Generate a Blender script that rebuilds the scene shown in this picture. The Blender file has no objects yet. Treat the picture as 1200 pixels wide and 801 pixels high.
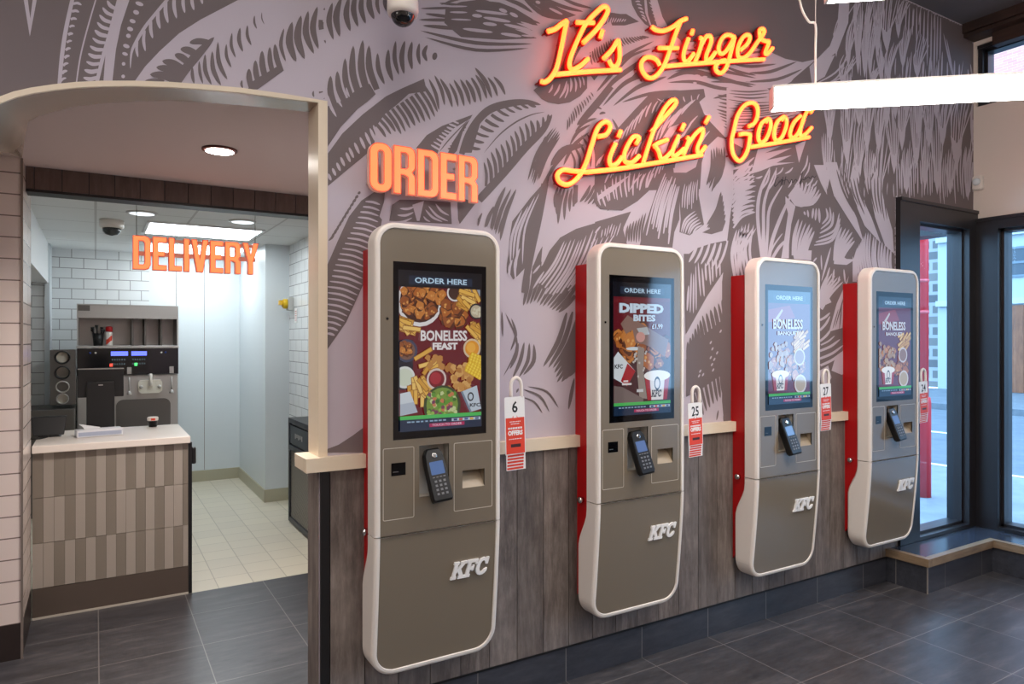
import bpy, bmesh, math, random
from mathutils import Vector, Matrix
from mathutils.geometry import tessellate_polygon
random.seed(7)
sc = bpy.context.scene
COL = sc.collection

# ------------------------------------------------------------------ camera geometry
F, VPY, HOR = 810.0, 112.0, 398.0
YAW = math.atan2(600 - VPY, F)
CY, SY = math.cos(YAW), math.sin(YAW)
EYE = Vector((0.0, -2.49, 1.5))

def ray(u, v):
    a = (u - 600) / F; b = (HOR - v) / F
    return Vector((a * CY + SY, -a * SY + CY, b))
def on_y(u, v, y=0.0):          # point of the sight line on the plane y = const (parallel to the mural wall)
    d = ray(u, v); return EYE + d * ((y - EYE.y) / d.y)
def on_x(u, v, x):
    d = ray(u, v); return EYE + d * ((x - EYE.x) / d.x)
def on_z(u, v, z):
    d = ray(u, v); return EYE + d * ((z - EYE.z) / d.z)

# ------------------------------------------------------------------ materials
def lin(c):
    return tuple(((x / 255) / 12.92 if x / 255 <= .04045 else ((x / 255 + .055) / 1.055) ** 2.4) for x in c) + (1.0,)

def mat(name, c, rough=.5, metal=0.0, emit=None, strength=0.0, spec=.5, coat=0.0, sample=True):
    m = bpy.data.materials.new(name); m.use_nodes = True
    b = m.node_tree.nodes['Principled BSDF']
    b.inputs['Base Color'].default_value = lin(c)
    b.inputs['Roughness'].default_value = rough
    b.inputs['Metallic'].default_value = metal
    b.inputs['Specular IOR Level'].default_value = spec
    b.inputs['Coat Weight'].default_value = coat
    b.inputs['Coat Roughness'].default_value = .06
    if emit:
        b.inputs['Emission Color'].default_value = emit if len(emit) == 4 else emit + (1.0,)
        b.inputs['Emission Strength'].default_value = strength
    if not sample:
        m.cycles.emission_sampling = 'NONE'
    return m

class NT:
    def __init__(s, m): s.t = m.node_tree; s.b = s.t.nodes['Principled BSDF']
    def n(s, typ, **kw):
        x = s.t.nodes.new(typ)
        for k, v in kw.items(): setattr(x, k, v)
        return x
    def l(s, a, b): s.t.links.new(a, b)
    def math(s, op, a, b=None, c=None):
        x = s.n('ShaderNodeMath', operation=op)
        for i, q in enumerate((a, b, c)):
            if q is None: continue
            if isinstance(q, (int, float)): x.inputs[i].default_value = q
            else: s.l(q, x.inputs[i])
        return x.outputs[0]
    def mix(s, fac, a, b, blend='MIX'):
        x = s.n('ShaderNodeMix', data_type='RGBA', blend_type=blend)
        for sock, q in ((x.inputs[0], fac), (x.inputs[6], a), (x.inputs[7], b)):
            if isinstance(q, (int, float, tuple)): sock.default_value = q
            else: s.l(q, sock)
        return x.outputs[2]
    def obj(s): return s.n('ShaderNodeTexCoord').outputs['Object']
    def xyz(s):
        x = s.n('ShaderNodeSeparateXYZ'); s.l(s.obj(), x.inputs[0]); return x.outputs
    def noise(s, vec, scale, detail=4, rough=.6, stretch=(1, 1, 1)):
        mp = s.n('ShaderNodeMapping'); mp.inputs['Scale'].default_value = stretch; s.l(vec, mp.inputs[0])
        x = s.n('ShaderNodeTexNoise'); x.inputs['Scale'].default_value = scale
        x.inputs['Detail'].default_value = detail; x.inputs['Roughness'].default_value = rough
        s.l(mp.outputs[0], x.inputs['Vector']); return x.outputs['Fac']
    def ramp(s, fac, stops):
        r = s.n('ShaderNodeValToRGB'); e = r.color_ramp.elements
        while len(e) < len(stops): e.new(.5)
        for q, (p, c) in zip(e, stops): q.position = p; q.color = c
        s.l(fac, r.inputs[0]); return r.outputs[0]

def mat_brick(name, c1, c2, mortar, w, h, axes='xz', rough=.25, offset=.5, gap=.003, shift=(0, 0)):
    m = mat(name, c1, rough); t = NT(m); x = t.xyz()
    cb = t.n('ShaderNodeCombineXYZ')
    t.l(t.math('ADD', x['XYZ'.index(axes[0].upper())], shift[0]), cb.inputs[0])
    t.l(t.math('ADD', x['XYZ'.index(axes[1].upper())], shift[1]), cb.inputs[1])
    b = t.n('ShaderNodeTexBrick'); b.offset = offset; b.squash = 1
    b.inputs['Color1'].default_value = lin(c1); b.inputs['Color2'].default_value = lin(c2); b.inputs['Mortar'].default_value = lin(mortar)
    b.inputs['Scale'].default_value = 1; b.inputs['Mortar Size'].default_value = gap; b.inputs['Mortar Smooth'].default_value = .1
    b.inputs['Brick Width'].default_value = w; b.inputs['Row Height'].default_value = h
    t.l(cb.outputs[0], b.inputs['Vector']); t.l(b.outputs['Color'], t.b.inputs['Base Color'])
    return m

def mat_slate(name, base=(66, 66, 71), dark=(38, 38, 42), light=(106, 102, 103), grout=(120, 116, 114), x0=.013, y0=-.11, size=.4395, rough=.34):
    m = mat(name, base, rough); t = NT(m); x = t.xyz()
    o = t.obj()
    n1 = t.noise(o, 3.0, 6, .65, (1, 5, 5)); n2 = t.noise(o, 14, 5, .7, (1, 4, 4))
    c = t.ramp(n1, [(.32, lin(dark)), (.55, lin(base)), (.75, lin(light))])
    c = t.mix(.35, c, t.ramp(n2, [(.3, lin(dark)), (.7, lin(light))]))
    tx = t.math('DIVIDE', t.math('SUBTRACT', x[0], x0), size); ty = t.math('DIVIDE', t.math('SUBTRACT', x[1], y0), size)
    # tone per tile
    cb = t.n('ShaderNodeCombineXYZ'); t.l(t.math('FLOOR', tx), cb.inputs[0]); t.l(t.math('FLOOR', ty), cb.inputs[1])
    wn = t.n('ShaderNodeTexWhiteNoise'); t.l(cb.outputs[0], wn.inputs['Vector'])
    c = t.mix(t.math('MULTIPLY', wn.outputs['Value'], .25), c, lin(dark))
    ex = t.math('ABSOLUTE', t.math('SUBTRACT', t.math('FRACT', tx), .5)); ey = t.math('ABSOLUTE', t.math('SUBTRACT', t.math('FRACT', ty), .5))
    g = t.math('GREATER_THAN', t.math('MAXIMUM', ex, ey), .5 - .0022 / size)
    t.l(t.mix(g, c, lin(grout)), t.b.inputs['Base Color'])
    t.l(t.math('ADD', t.math('MULTIPLY', n2, .2), rough - .1), t.b.inputs['Roughness'])
    return m

def mat_wood(name, a, b, c, vert='z', rough=.55, island=True):
    m = mat(name, b, rough); t = NT(m); o = t.obj()
    geo = t.n('ShaderNodeNewGeometry')
    st = {'z': (14, 14, 1.1), 'x': (1.1, 14, 14), 'y': (14, 1.1, 14)}[vert]
    cb = t.n('ShaderNodeVectorMath', operation='ADD'); t.l(o, cb.inputs[0])
    if island:
        sx = t.n('ShaderNodeCombineXYZ')
        for i in range(3): t.l(t.math('MULTIPLY', geo.outputs['Random Per Island'], 37.0), sx.inputs[i])
        t.l(sx.outputs[0], cb.inputs[1])
    n1 = t.noise(cb.outputs[0], 1.6, 7, .62, st); n2 = t.noise(cb.outputs[0], 3.2, 5, .6, (1, 1, 1)); n3 = t.noise(cb.outputs[0], 3.4, 9, .75, tuple(q if q > 5 else q * 2.4 for q in st))
    col = t.ramp(n1, [(.34, lin(a)), (.52, lin(b)), (.66, lin(c))])
    col = t.mix(.45, col, t.ramp(n3, [(.36, lin(a)), (.5, lin(b)), (.64, lin(c))]))
    col = t.mix(t.math('MULTIPLY', n2, .55), col, t.ramp(n2, [(.35, lin(a)), (.65, lin(c))]))
    if island:
        col = t.mix(t.math('MULTIPLY', geo.outputs['Random Per Island'], .4), col, lin(a))
    t.l(col, t.b.inputs['Base Color'])
    return m

def mat_glass(name, tint=(235, 243, 247), fres=1.35):
    m = bpy.data.materials.new(name); m.use_nodes = True; t = m.node_tree
    t.nodes.clear()
    o = t.nodes.new('ShaderNodeOutputMaterial'); mx = t.nodes.new('ShaderNodeMixShader')
    tr = t.nodes.new('ShaderNodeBsdfTransparent'); tr.inputs[0].default_value = lin(tint)
    gl = t.nodes.new('ShaderNodeBsdfGlossy'); gl.inputs['Roughness'].default_value = .01
    fr = t.nodes.new('ShaderNodeFresnel'); fr.inputs['IOR'].default_value = fres
    t.links.new(fr.outputs[0], mx.inputs[0]); t.links.new(tr.outputs[0], mx.inputs[1]); t.links.new(gl.outputs[0], mx.inputs[2])
    t.links.new(mx.outputs[0], o.inputs[0])
    return m

M = {}
M['mural_light'] = mat('mural paper pale lilac', (190, 180, 190), .6, spec=.3)
M['mural_dark'] = mat('mural ink taupe', (113, 102, 103), .6, spec=.3)
M['mural_black'] = mat('signature ink', (38, 32, 34), .6)
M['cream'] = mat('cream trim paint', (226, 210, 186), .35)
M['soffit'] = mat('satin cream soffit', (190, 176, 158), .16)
M['pink_ceiling'] = mat('matt ceiling paint', (216, 202, 199), .7)
M['ceiling'] = mat('grey ceiling paint', (92, 91, 96), .8)
M['plaster'] = mat('warm white plaster', (230, 216, 206), .7)
M['slate'] = mat_slate('slate floor tile')
M['slate_skirt'] = mat_slate('slate skirting tile', y0=-9.3, size=.4395, base=(62, 64, 72), dark=(44, 46, 54), light=(84, 86, 94))
M['plank'] = mat_wood('weathered grey oak plank', (64, 56, 53), (116, 105, 99), (164, 153, 146))
M['plank_dark'] = mat_wood('dark brown stained plank', (66, 52, 48), (94, 77, 70), (118, 98, 90))
M['nosing'] = mat_wood('oak nosing', (96, 78, 60), (134, 112, 88), (160, 138, 112), 'x', .45, False)
M['nosing_y'] = mat_wood('oak nosing side', (96, 78, 60), (134, 112, 88), (160, 138, 112), 'y', .45, False)
M['beam'] = mat_wood('old dark timber', (30, 20, 17), (48, 33, 28), (70, 50, 42), 'y', .6, False)
M['black'] = mat('satin black', (22, 22, 24), .4)
M['frame'] = mat('black window frame paint', (34, 33, 37), .35)
M['white'] = mat('satin white plastic', (232, 224, 216), .35)
M['white_matt'] = mat('white paint', (228, 230, 232), .6)
M['panel'] = mat('taupe gloss panel', (121, 110, 95), .2, coat=.35)
M['groove'] = mat('pale engraved line', (196, 184, 168), .5)
M['seam'] = mat('dark seam', (60, 52, 46), .6)
M['red'] = mat('red powder coat', (178, 10, 14), .4)
M['dark_red'] = mat('dark red metal', (120, 12, 14), .5)
M['chrome'] = mat('chrome', (210, 210, 210), .15, 1)
M['steel'] = mat('brushed steel', (188, 184, 180), .35, .6)
M['steel_dark'] = mat('dull steel', (112, 108, 104), .4, .7)
M['screen_black'] = mat('black display glass', (6, 6, 8), .03, spec=.6)
M['terminal'] = mat('black terminal plastic', (18, 18, 20), .35)
M['key'] = mat('grey keys', (120, 120, 124), .5)
M['pocket'] = mat('pale grey pocket', (190, 182, 170), .5)
M['glass'] = mat_glass('window glass')
M['paper_red'] = mat('orange red print', (222, 66, 40), .5)
M['paper'] = mat('white card', (236, 234, 232), .5)
M['ink'] = mat('black print', (20, 20, 22), .5)
M['white_tile'] = mat_brick('white brick tile', (226, 228, 228), (220, 223, 224), (150, 150, 150), .2, .1, 'xz', .18, gap=.0035)
M['white_tile_y'] = mat_brick('white brick tile side', (226, 228, 228), (220, 223, 224), (150, 150, 150), .2, .1, 'yz', .18, gap=.0035)
M['column_tile'] = mat_brick('pale column tile', (228, 214, 206), (224, 210, 203), (128, 112, 104), .9, .1007, 'xz', .2, offset=0, gap=.003, shift=(.296, .033))
M['column_tile_y'] = mat_brick('pale column tile side', (228, 214, 206), (224, 210, 203), (128, 112, 104), .9, .1007, 'yz', .2, offset=0, gap=.003, shift=(-.9, .033))
M['cream_floor'] = mat_brick('cream floor tile', (214, 206, 186), (206, 198, 180), (172, 164, 146), .2, .2, 'xy', .3, offset=0, gap=.003, shift=(-.039, 0))
M['cove'] = mat('stone cove skirting', (176, 172, 150), .4)
M['cladding'] = mat('white wall cladding', (214, 222, 226), .35)
M['back_ceiling'] = mat_brick('white ceiling tile', (224, 226, 226), (222, 224, 224), (190, 190, 190), .6, .6, 'xy', .8, offset=0, gap=.008)
M['tile_d'] = mat('taupe ribbed tile', (144, 134, 122), .4)
M['tile_l'] = mat('beige ribbed tile', (178, 168, 157), .4)
M['grout'] = mat('grey grout', (110, 98, 88), .8)
M['kick'] = mat('brown steel kick plate', (98, 86, 78), .4, .3)
M['worktop'] = mat('white worktop', (238, 228, 218), .3)
M['lamp'] = mat('lit diffuser', (255, 250, 240), .5, emit=(1, .93, .86), strength=22)
M['panel_lamp'] = mat('lit ceiling panel', (255, 255, 255), .5, emit=(.9, .97, 1), strength=7.5)
M['spot_lamp'] = mat('lit downlight lens', (255, 250, 240), .5, emit=(1, .93, .85), strength=30)
M['neon'] = mat('lit neon tube', (255, 170, 80), .4, emit=(7.5, .40, .065), strength=1)
M['neon_back'] = mat('red neon backing', (150, 14, 18), .4)
M['sign_face'] = mat('lit orange letter face', (190, 70, 36), .35, emit=(1.3, .25, .08), strength=1)
M['sign_side'] = mat('translucent letter return', (240, 190, 170), .35, emit=(.10, .03, .02), strength=1)
M['sign_edge'] = mat('red letter outline', (214, 70, 40), .4, emit=(.4, .03, .012), strength=1)

# ------------------------------------------------------------------ mesh helpers
class MB:
    """collects shapes; build() links them as one mesh object"""
    def __init__(s): s.bm = bmesh.new(); s.mats = []; s.cur = 0
    def use(s, m):
        m = M[m] if isinstance(m, str) else m
        if m not in s.mats: s.mats.append(m)
        s.cur = s.mats.index(m); return s
    def face(s, vs, smooth=False):
        try:
            f = s.bm.faces.new(vs); f.material_index = s.cur; f.smooth = smooth; return f
        except ValueError: return None
    def v(s, p): return s.bm.verts.new(p)
    def poly(s, pts): return s.face([s.v(p) for p in pts])
    def box(s, x0, x1, y0, y1, z0, z1, mx=None):
        if x0 > x1: x0, x1 = x1, x0
        if y0 > y1: y0, y1 = y1, y0
        if z0 > z1: z0, z1 = z1, z0
        ps = [(x0, y0, z0), (x1, y0, z0), (x1, y1, z0), (x0, y1, z0), (x0, y0, z1), (x1, y0, z1), (x1, y1, z1), (x0, y1, z1)]
        vs = [s.v(mx @ Vector(p) if mx else p) for p in ps]
        for q in ((3, 2, 1, 0), (4, 5, 6, 7), (0, 1, 5, 4), (1, 2, 6, 5), (2, 3, 7, 6), (3, 0, 4, 7)): s.face([vs[i] for i in q])
        return s
    def loft(s, rings, closed=True, caps=True, smooth=False):
        R = [[s.v(p) for p in r] for r in rings]; n = len(R[0])
        for a, b in zip(R, R[1:]):
            for i in range(n if closed else n - 1): s.face([a[i], a[(i + 1) % n], b[(i + 1) % n], b[i]], smooth)
        if caps: s.face(R[0][::-1]); s.face(R[-1])
        return s
    def tube(s, pts, r, n=8, caps=True):
        pts = [Vector(p) for p in pts]; rings = []; up = None
        for i, p in enumerate(pts):
            t = (pts[min(i + 1, len(pts) - 1)] - pts[max(i - 1, 0)]).normalized()
            if up is None: up = t.orthogonal().normalized()
            up = (up - t * up.dot(t)); up = up.normalized() if up.length > 1e-6 else t.orthogonal().normalized()
            w = t.cross(up); rr = r[i] if isinstance(r, (list, tuple)) else r
            rings.append([p + (up * math.cos(k * 2 * math.pi / n) + w * math.sin(k * 2 * math.pi / n)) * rr for k in range(n)])
        return s.loft(rings, True, caps, True)
    def lathe(s, prof, c=(0, 0, 0), n=24, mx=None, smooth=True):
        rings = []
        for r, z in prof:
            ring = [Vector((c[0] + r * math.cos(k * 2 * math.pi / n), c[1] + r * math.sin(k * 2 * math.pi / n), c[2] + z)) for k in range(n)]
            rings.append([mx @ p for p in ring] if mx else ring)
        return s.loft(rings, True, True, smooth)
    def fill(s, loops, mp, smooth=False):
        """fill 2-D loops (outer, holes...) mapped by mp(x, z)"""
        flat = [p for l in loops for p in l]
        tri = tessellate_polygon([[Vector((p[0], p[1], 0)) for p in l] for l in loops])
        vs = [s.v(mp(*p)) for p in flat]
        for t in tri: s.face([vs[i] for i in t], smooth)
        return s
    def slab(s, loops, y0, y1, mp=None):
        """2-D loops in x, z given thickness from y0 (front) to y1"""
        mp = mp or (lambda x, z, y: (x, y, z))
        s.fill(loops, lambda x, z: mp(x, z, y0)); s.fill(loops, lambda x, z: mp(x, z, y1))
        for l in loops:
            for a, b in zip(l, l[1:] + l[:1]):
                s.poly([mp(a[0], a[1], y0), mp(b[0], b[1], y0), mp(b[0], b[1], y1), mp(a[0], a[1], y1)])
        return s
    def text(s, string, x, z, w, h, mp, bold=0.0, shear=0.0, align='C', fit=True):
        """flat lettering: box w x h centred (or left-set) at x, z and mapped by mp(x, z)"""
        cu = bpy.data.curves.new('t', 'FONT'); cu.body = string; cu.offset = bold; cu.shear = shear; cu.resolution_u = 2
        ob = bpy.data.objects.new('t', cu); me = bpy.data.meshes.new_from_object(ob)
        if me.vertices:
            xs = [v.co.x for v in me.vertices]; ys = [v.co.y for v in me.vertices]
            kx = w / (max(xs) - min(xs)); kz = h / (max(ys) - min(ys))
            if not fit: kx = min(kx, kz * 1.2)
            ww = kx * (max(xs) - min(xs)); ox = x - ww / 2 if align == 'C' else x
            vs = [s.v(mp(ox + (v.co.x - min(xs)) * kx, z - h / 2 + (v.co.y - min(ys)) * kz)) for v in me.vertices]
            for p in me.polygons: s.face([vs[i] for i in p.vertices])
        bpy.data.objects.remove(ob); bpy.data.curves.remove(cu); bpy.data.meshes.remove(me)
        return s
    def build(s, name, m=None, parent=None, fix=True, bevel=0, origin=None):
        if fix: bmesh.ops.recalc_face_normals(s.bm, faces=s.bm.faces[:])
        off = Vector(origin) if origin is not None else (world_loc(parent) if parent else None)
        if off is not None: bmesh.ops.translate(s.bm, verts=s.bm.verts[:], vec=-off)
        me = bpy.data.meshes.new(name); s.bm.to_mesh(me); s.bm.free()
        if m and not s.mats: s.mats = [M[m] if isinstance(m, str) else m]
        for q in s.mats: me.materials.append(q)
        o = bpy.data.objects.new(name, me); COL.objects.link(o)
        if parent: o.parent = parent
        elif origin is not None: o.location = off
        if bevel:
            b = o.modifiers.new('edge', 'BEVEL'); b.width = bevel; b.segments = 2; b.limit_method = 'ANGLE'; b.angle_limit = math.radians(40)
        return o

def world_loc(o):
    p = Vector((0, 0, 0))
    while o: p += o.location; o = o.parent
    return p
def tag(o, label, cat, group=None, kind=None):
    o['label'] = label; o['category'] = cat
    if group: o['group'] = group
    if kind: o['kind'] = kind
    return o
def thing(name, label, cat, loc, group=None):
    o = bpy.data.objects.new(name, None); o.empty_display_size = .1; COL.objects.link(o); o.location = loc
    return tag(o, label, cat, group)
def struct(o, label, cat):
    o['kind'] = 'structure'; return tag(o, label, cat)

def rrect(x0, x1, z0, z1, rt, rb, n=8):
    """outline, counter-clockwise, with rounded top (rt) and bottom (rb) corners"""
    out = []
    for cx, cz, r, a0 in ((x1, z1, rt, 0), (x0, z1, rt, 90), (x0, z0, rb, 180), (x1, z0, rb, 270)):
        sx = -1 if cx == x1 else 1; sz = -1 if cz == z1 else 1
        k = n if r > 1e-5 else 0
        for i in range(k + 1):
            a = math.radians(a0 + (90 * i / k if k else 0))
            out.append((cx + sx * r + (r * math.cos(a) if k else 0), cz + sz * r + (r * math.sin(a) if k else 0)))
    return out
def ell(cx, cz, rx, rz, n=16, rot=0):
    c, s_ = math.cos(rot), math.sin(rot)
    return [(cx + rx * math.cos(t) * c - rz * math.sin(t) * s_, cz + rx * math.cos(t) * s_ + rz * math.sin(t) * c) for t in (2 * math.pi * i / n for i in range(n))]
def smooth(pts, k=6):
    """Catmull-Rom through the points"""
    P = [Vector(p) for p in pts]
    if len(P) < 3: return P
    out = []
    for i in range(len(P) - 1):
        a, b, c, d = P[max(i - 1, 0)], P[i], P[i + 1], P[min(i + 2, len(P) - 1)]
        for j in range(k):
            t = j / k
            out.append(.5 * ((2 * b) + (c - a) * t + (2 * a - 5 * b + 4 * c - d) * t * t + (3 * b - a - 3 * c + d) * t ** 3))
    out.append(P[-1]); return out

# ------------------------------------------------------------------ the room shell
RX = 5.29            # window wall on the right
CEIL = 3.68
COR = 2.356          # ceiling of the passage behind the arch
JX = .689            # right jamb of the arch
TH = .13             # thickness of the mural wall
# front edge of the arch, from its right corner leftwards, as wall coordinates
arch_px = [(333, 116), (283, 109.3), (240, 105.5), (200, 102.7), (160, 101.5), (120, 101.7), (90, 103.3), (65, 106), (39, 110), (20, 114.3), (0, 121.7)]
ARCH = [(JX, 2.352)] + [(on_y(u, v).x, on_y(u, v).z) for u, v in arch_px]
ARCH += [(-.36, 2.105), (-.5, 1.96), (-.6, 1.79), (-.68, 1.55), (-.72, 1.25), (-.74, .9), (-.74, 0)]

wall_out = [(-4, 0)] + ARCH[::-1] + [(JX, 0), (4.33, 0), (4.33, 2.40), (RX, 2.40), (RX, CEIL), (-4, CEIL)]
wall = MB(); wall.use('mural_light')
wall.fill([wall_out], lambda x, z: (x, 0, z)); wall.fill([[(JX, 0), (4.33, 0), (4.33, 2.40), (RX, 2.40), (RX, CEIL), (-4, CEIL), (-4, COR), (JX, COR)]], lambda x, z: (x, TH, z))
for p, q in zip(wall_out, wall_out[1:] + wall_out[:1]):
    if not (p in ARCH and q in ARCH and p[1] > 1.3 and q[1] > 1.3): wall.poly([(p[0], 0, p[1]), (q[0], 0, q[1]), (q[0], TH, q[1]), (p[0], TH, p[1])])
# --- the mural: taupe and lilac brush shapes lying on the wall surface (traced on the wall plane)
class Mural:
    def __init__(s, mb): s.mb = mb; s.lay = 0; s.cv = lambda p: p; s.r = random.Random(11)
    def view(s, x0, y0, k): s.cv = lambda p: (x0 + p[0] / k, y0 + p[1] / k)
    def layer(s, k): s.lay = k
    def pt(s, p): return on_y(*s.cv(p), 0.0)
    def clear(s, a):                # keeps shapes off the arch, the window and the planks
        x, z = a.x, a.z
        if z < 1.05 or z > CEIL - .004: return False
        if x > 4.33 and z < 2.402: return False
        if x > RX - .004: return False
        if x < JX + .012:
            for (x0, z0), (x1, z1) in zip(ARCH, ARCH[1:]):
                if x1 <= x <= x0: return z > z0 + (z1 - z0) * (x - x0) / (x1 - x0) + .004
            return x < -.76
        return True
    def _y(s):
        s.k = (getattr(s, 'k', 0) + 1) % 97
        return -.0004 - .0009 * s.lay - .000008 * s.k
    def P(s, col, pts, sm=0):
        s.mb.use('mural_dark' if col == 'd' else 'mural_black' if col == 'k' else 'mural_light')
        p = [(float(q[0]), float(q[1]), 0) for q in pts]
        if sm: p = [tuple(q) for q in smooth([(a, b, 0) for a, b, _ in p], sm)]
        W = [s.pt(q) for q in p]; loop = [(q.x, q.z) for q in W]
        tri = tessellate_polygon([[Vector((a, b, 0)) for a, b in loop]])
        y = s._y()
        for t in tri: s.tri([loop[i] for i in t], y)
    def tri(s, t, y, dep=0):
        A = abs((t[1][0] - t[0][0]) * (t[2][1] - t[0][1]) - (t[2][0] - t[0][0]) * (t[1][1] - t[0][1])) / 2
        ok = [s.clear(Vector((a, 0, b))) for a, b in t] + [s.clear(Vector((sum(q[0] for q in t) / 3, 0, sum(q[1] for q in t) / 3)))]
        e = [((t[i][0] + t[(i + 1) % 3][0]) / 2, (t[i][1] + t[(i + 1) % 3][1]) / 2) for i in range(3)]
        ok += [s.clear(Vector((a, 0, b))) for a, b in e]
        big = max(math.dist(t[i], t[(i + 1) % 3]) for i in range(3))
        if all(ok) and (big < .35 or dep > 3 or not s.near(t)): s.mb.poly([(a, y, b) for a, b in t]); return
        if not any(ok) and big < .5: return
        if big < .018: return
        i = max(range(3), key=lambda k: math.dist(t[k], t[(k + 1) % 3])); m = e[i]
        s.tri([t[i], m, t[(i + 2) % 3]], y, dep + 1); s.tri([m, t[(i + 1) % 3], t[(i + 2) % 3]], y, dep + 1)
    def near(s, t):
        return min(q[0] for q in t) < JX + .05 or (max(q[0] for q in t) > 4.3) or min(q[1] for q in t) < 1.06
    def B(s, col, pts, w, ends=(0, 0), prof=None):
        """brush stroke along a smooth path; w = full width in picture units at the middle, ends = relative width at both tips"""
        s.mb.use('mural_dark' if col == 'd' else 'mural_black' if col == 'k' else 'mural_light')
        c = smooth([(float(a), float(b), 0) for a, b in pts], 5) if len(pts) > 2 else [Vector((pts[0][0] + (pts[1][0] - pts[0][0]) * t / 6, pts[0][1] + (pts[1][1] - pts[0][1]) * t / 6, 0)) for t in range(7)]
        n = len(c) - 1; L, R = [], []
        for i, p in enumerate(c):
            d = (c[min(i + 1, n)] - c[max(i - 1, 0)]); d = d.normalized() if d.length > 1e-9 else Vector((1, 0, 0))
            t = i / n
            if ends == (0, 0): k = math.sin(math.pi * min(1, max(0, t))) ** .75
            else: k = min(1, ends[0] + (1 - ends[0]) * math.sin(math.pi * t) ** .7) if t < .5 else min(1, ends[1] + (1 - ends[1]) * math.sin(math.pi * t) ** .7)
            h = Vector((-d.y, d.x, 0)) * (w * k / 2 + .02)
            L.append(s.pt(p + h)); R.append(s.pt(p - h))
        y = s._y(); ok = [s.clear(a) and s.clear(b) for a, b in zip(L, R)]
        vl = [s.mb.v((a.x, y, a.z)) for a in L]; vr = [s.mb.v((a.x, y, a.z)) for a in R]
        for i in range(n):
            if ok[i] and ok[i + 1]: s.mb.face([vl[i], vr[i], vr[i + 1], vl[i + 1]])
    def S(s, col, strokes, bend=0.0, ends=(0, 0)):
        for q in strokes:
            x0, y0, x1, y1, w = q[:5]; b = q[5] if len(q) > 5 else bend
            dx, dy = x1 - x0, y1 - y0
            s.B(col, [(x0, y0), ((x0 + x1) / 2 - dy * b, (y0 + y1) / 2 + dx * b), (x1, y1)], w, ends)
    def along(s, P_, t):
        P_ = [Vector((a, b)) for a, b in P_]; L = [0]
        for a, b in zip(P_, P_[1:]): L.append(L[-1] + (b - a).length)
        d = t * L[-1]
        for i in range(len(P_) - 1):
            if d <= L[i + 1] + 1e-9: return P_[i].lerp(P_[i + 1], (d - L[i]) / max(1e-9, L[i + 1] - L[i]))
        return P_[-1]
    def H(s, col, A, B_, n, w, bend=0.0, ends=(0, 0), jit=.12, skip=0.0):
        for i in range(n):
            t = (i + .5) / n
            t2 = min(1, max(0, t + s.r.uniform(-1, 1) * jit / n))
            a, b = s.along(A, t), s.along(B_, t2)
            u, v = s.r.uniform(0, jit * .5), s.r.uniform(1 - jit * .7, 1)
            a2, b2 = a.lerp(b, u), a.lerp(b, v)
            s.S(col, [(a2.x, a2.y, b2.x, b2.y, w * s.r.uniform(.8, 1.15))], bend, ends)
    def F(s, tip, top, hw, n=7, w=4.2, bend=.06):
        """pointed feather: strokes running together in a downward tip"""
        h = tip[1] - top[1]; lean = (top[0] - tip[0]) * .5
        for i in range(n):
            f = (i + .5) / n * 2 - 1
            z0 = top[1] - h * (.55 - .35 * abs(f) + s.r.uniform(-.3, .3)); x0 = top[0] + lean + f * hw * .92 + s.r.uniform(-1, 1)
            x1 = tip[0] + f * hw * .50; z1 = tip[1] - (.12 + abs(f) * .42) * h
            xm = tip[0] + (top[0] - tip[0]) * .6 + f * hw * .86
            s.B('l', [(x0, z0), (xm, z0 * .55 + z1 * .45), (x1, z1)], w, (0, .9))
        s.P('l', [(tip[0] - hw * .52, tip[1] - h * .52), (tip[0] + hw * .0, tip[1] - h * .40), (tip[0] + hw * .52, tip[1] - h * .52), (tip[0] + hw * .34, tip[1] - h * .24), tip, (tip[0] - hw * .34, tip[1] - h * .24)])
m = Mural(wall)
# left field above the arch
m.layer(0)
m.view(0, 0, 1)
m.P('d', [(-400, -120), (430, -120), (340, -30), (279, 0), (260, 10), (235, 23), (210, 39), (187, 60), (170, 78), (158, 95), (145, 112), (-60, 190), (-400, 240)])
m.layer(1)
m.P('l', [(27, -5), (35, 43), (44, -5)]); m.layer(2); m.P('d', [(32, -5), (35.5, 22), (39, -5)]); m.layer(1)
m.view(60, 0, 6)
m.B('l', [(155, -30), (105, 200), (75, 400), (55, 620)], 30, (.9, .8))
m.H('l', [(158, 0), (110, 300), (62, 600)], [(222, 12), (160, 210), (112, 520), (104, 575)], 11, 20, -.15, (.9, 0), .03)
m.B('l', [(325, -40), (255, 200), (205, 400), (175, 600)], 11, (.8, .8))
m.P('l', [(470, -30), (410, 190), (385, 330), (366, 590), (428, 590), (455, 350), (490, 180), (560, -30)])
m.P('l', [(412, 190), (352, 390), (305, 590), (332, 590), (386, 366), (400, 300)])
m.H('l', [(462, 40), (425, 150), (392, 260), (352, 400), (318, 570)], [(410, -20), (352, 60), (305, 210), (265, 340), (228, 500), (222, 575)], 11, 28, -.12, (.8, 0), .03)
for x, y, a, b in ((620, 28, 30, 14), (597, 88, 22, 16), (572, 150, 22, 14), (555, 205, 22, 15), (543, 253, 17, 15), (528, 325, 24, 14), (519, 380, 21, 12), (509, 450, 13, 13), (506, 538, 13, 13)): m.P('l', ell(x, y, a, b, 10, .35))
m.B('l', [(840, -30), (740, 90), (660, 190), (600, 290), (565, 370), (556, 485)], 24, (.9, 0))
m.S('l', [(805, 5, 822, 165, 28), (750, 80, 766, 205, 26), (700, 150, 714, 272, 24), (655, 215, 662, 362, 22), (604, 290, 610, 404, 20), (866, -40, 882, 132, 26), (930, -40, 940, 94, 24), (990, -40, 1004, 74, 24), (1056, -40, 1064, 30, 20)], .06, (.8, 0))
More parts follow.
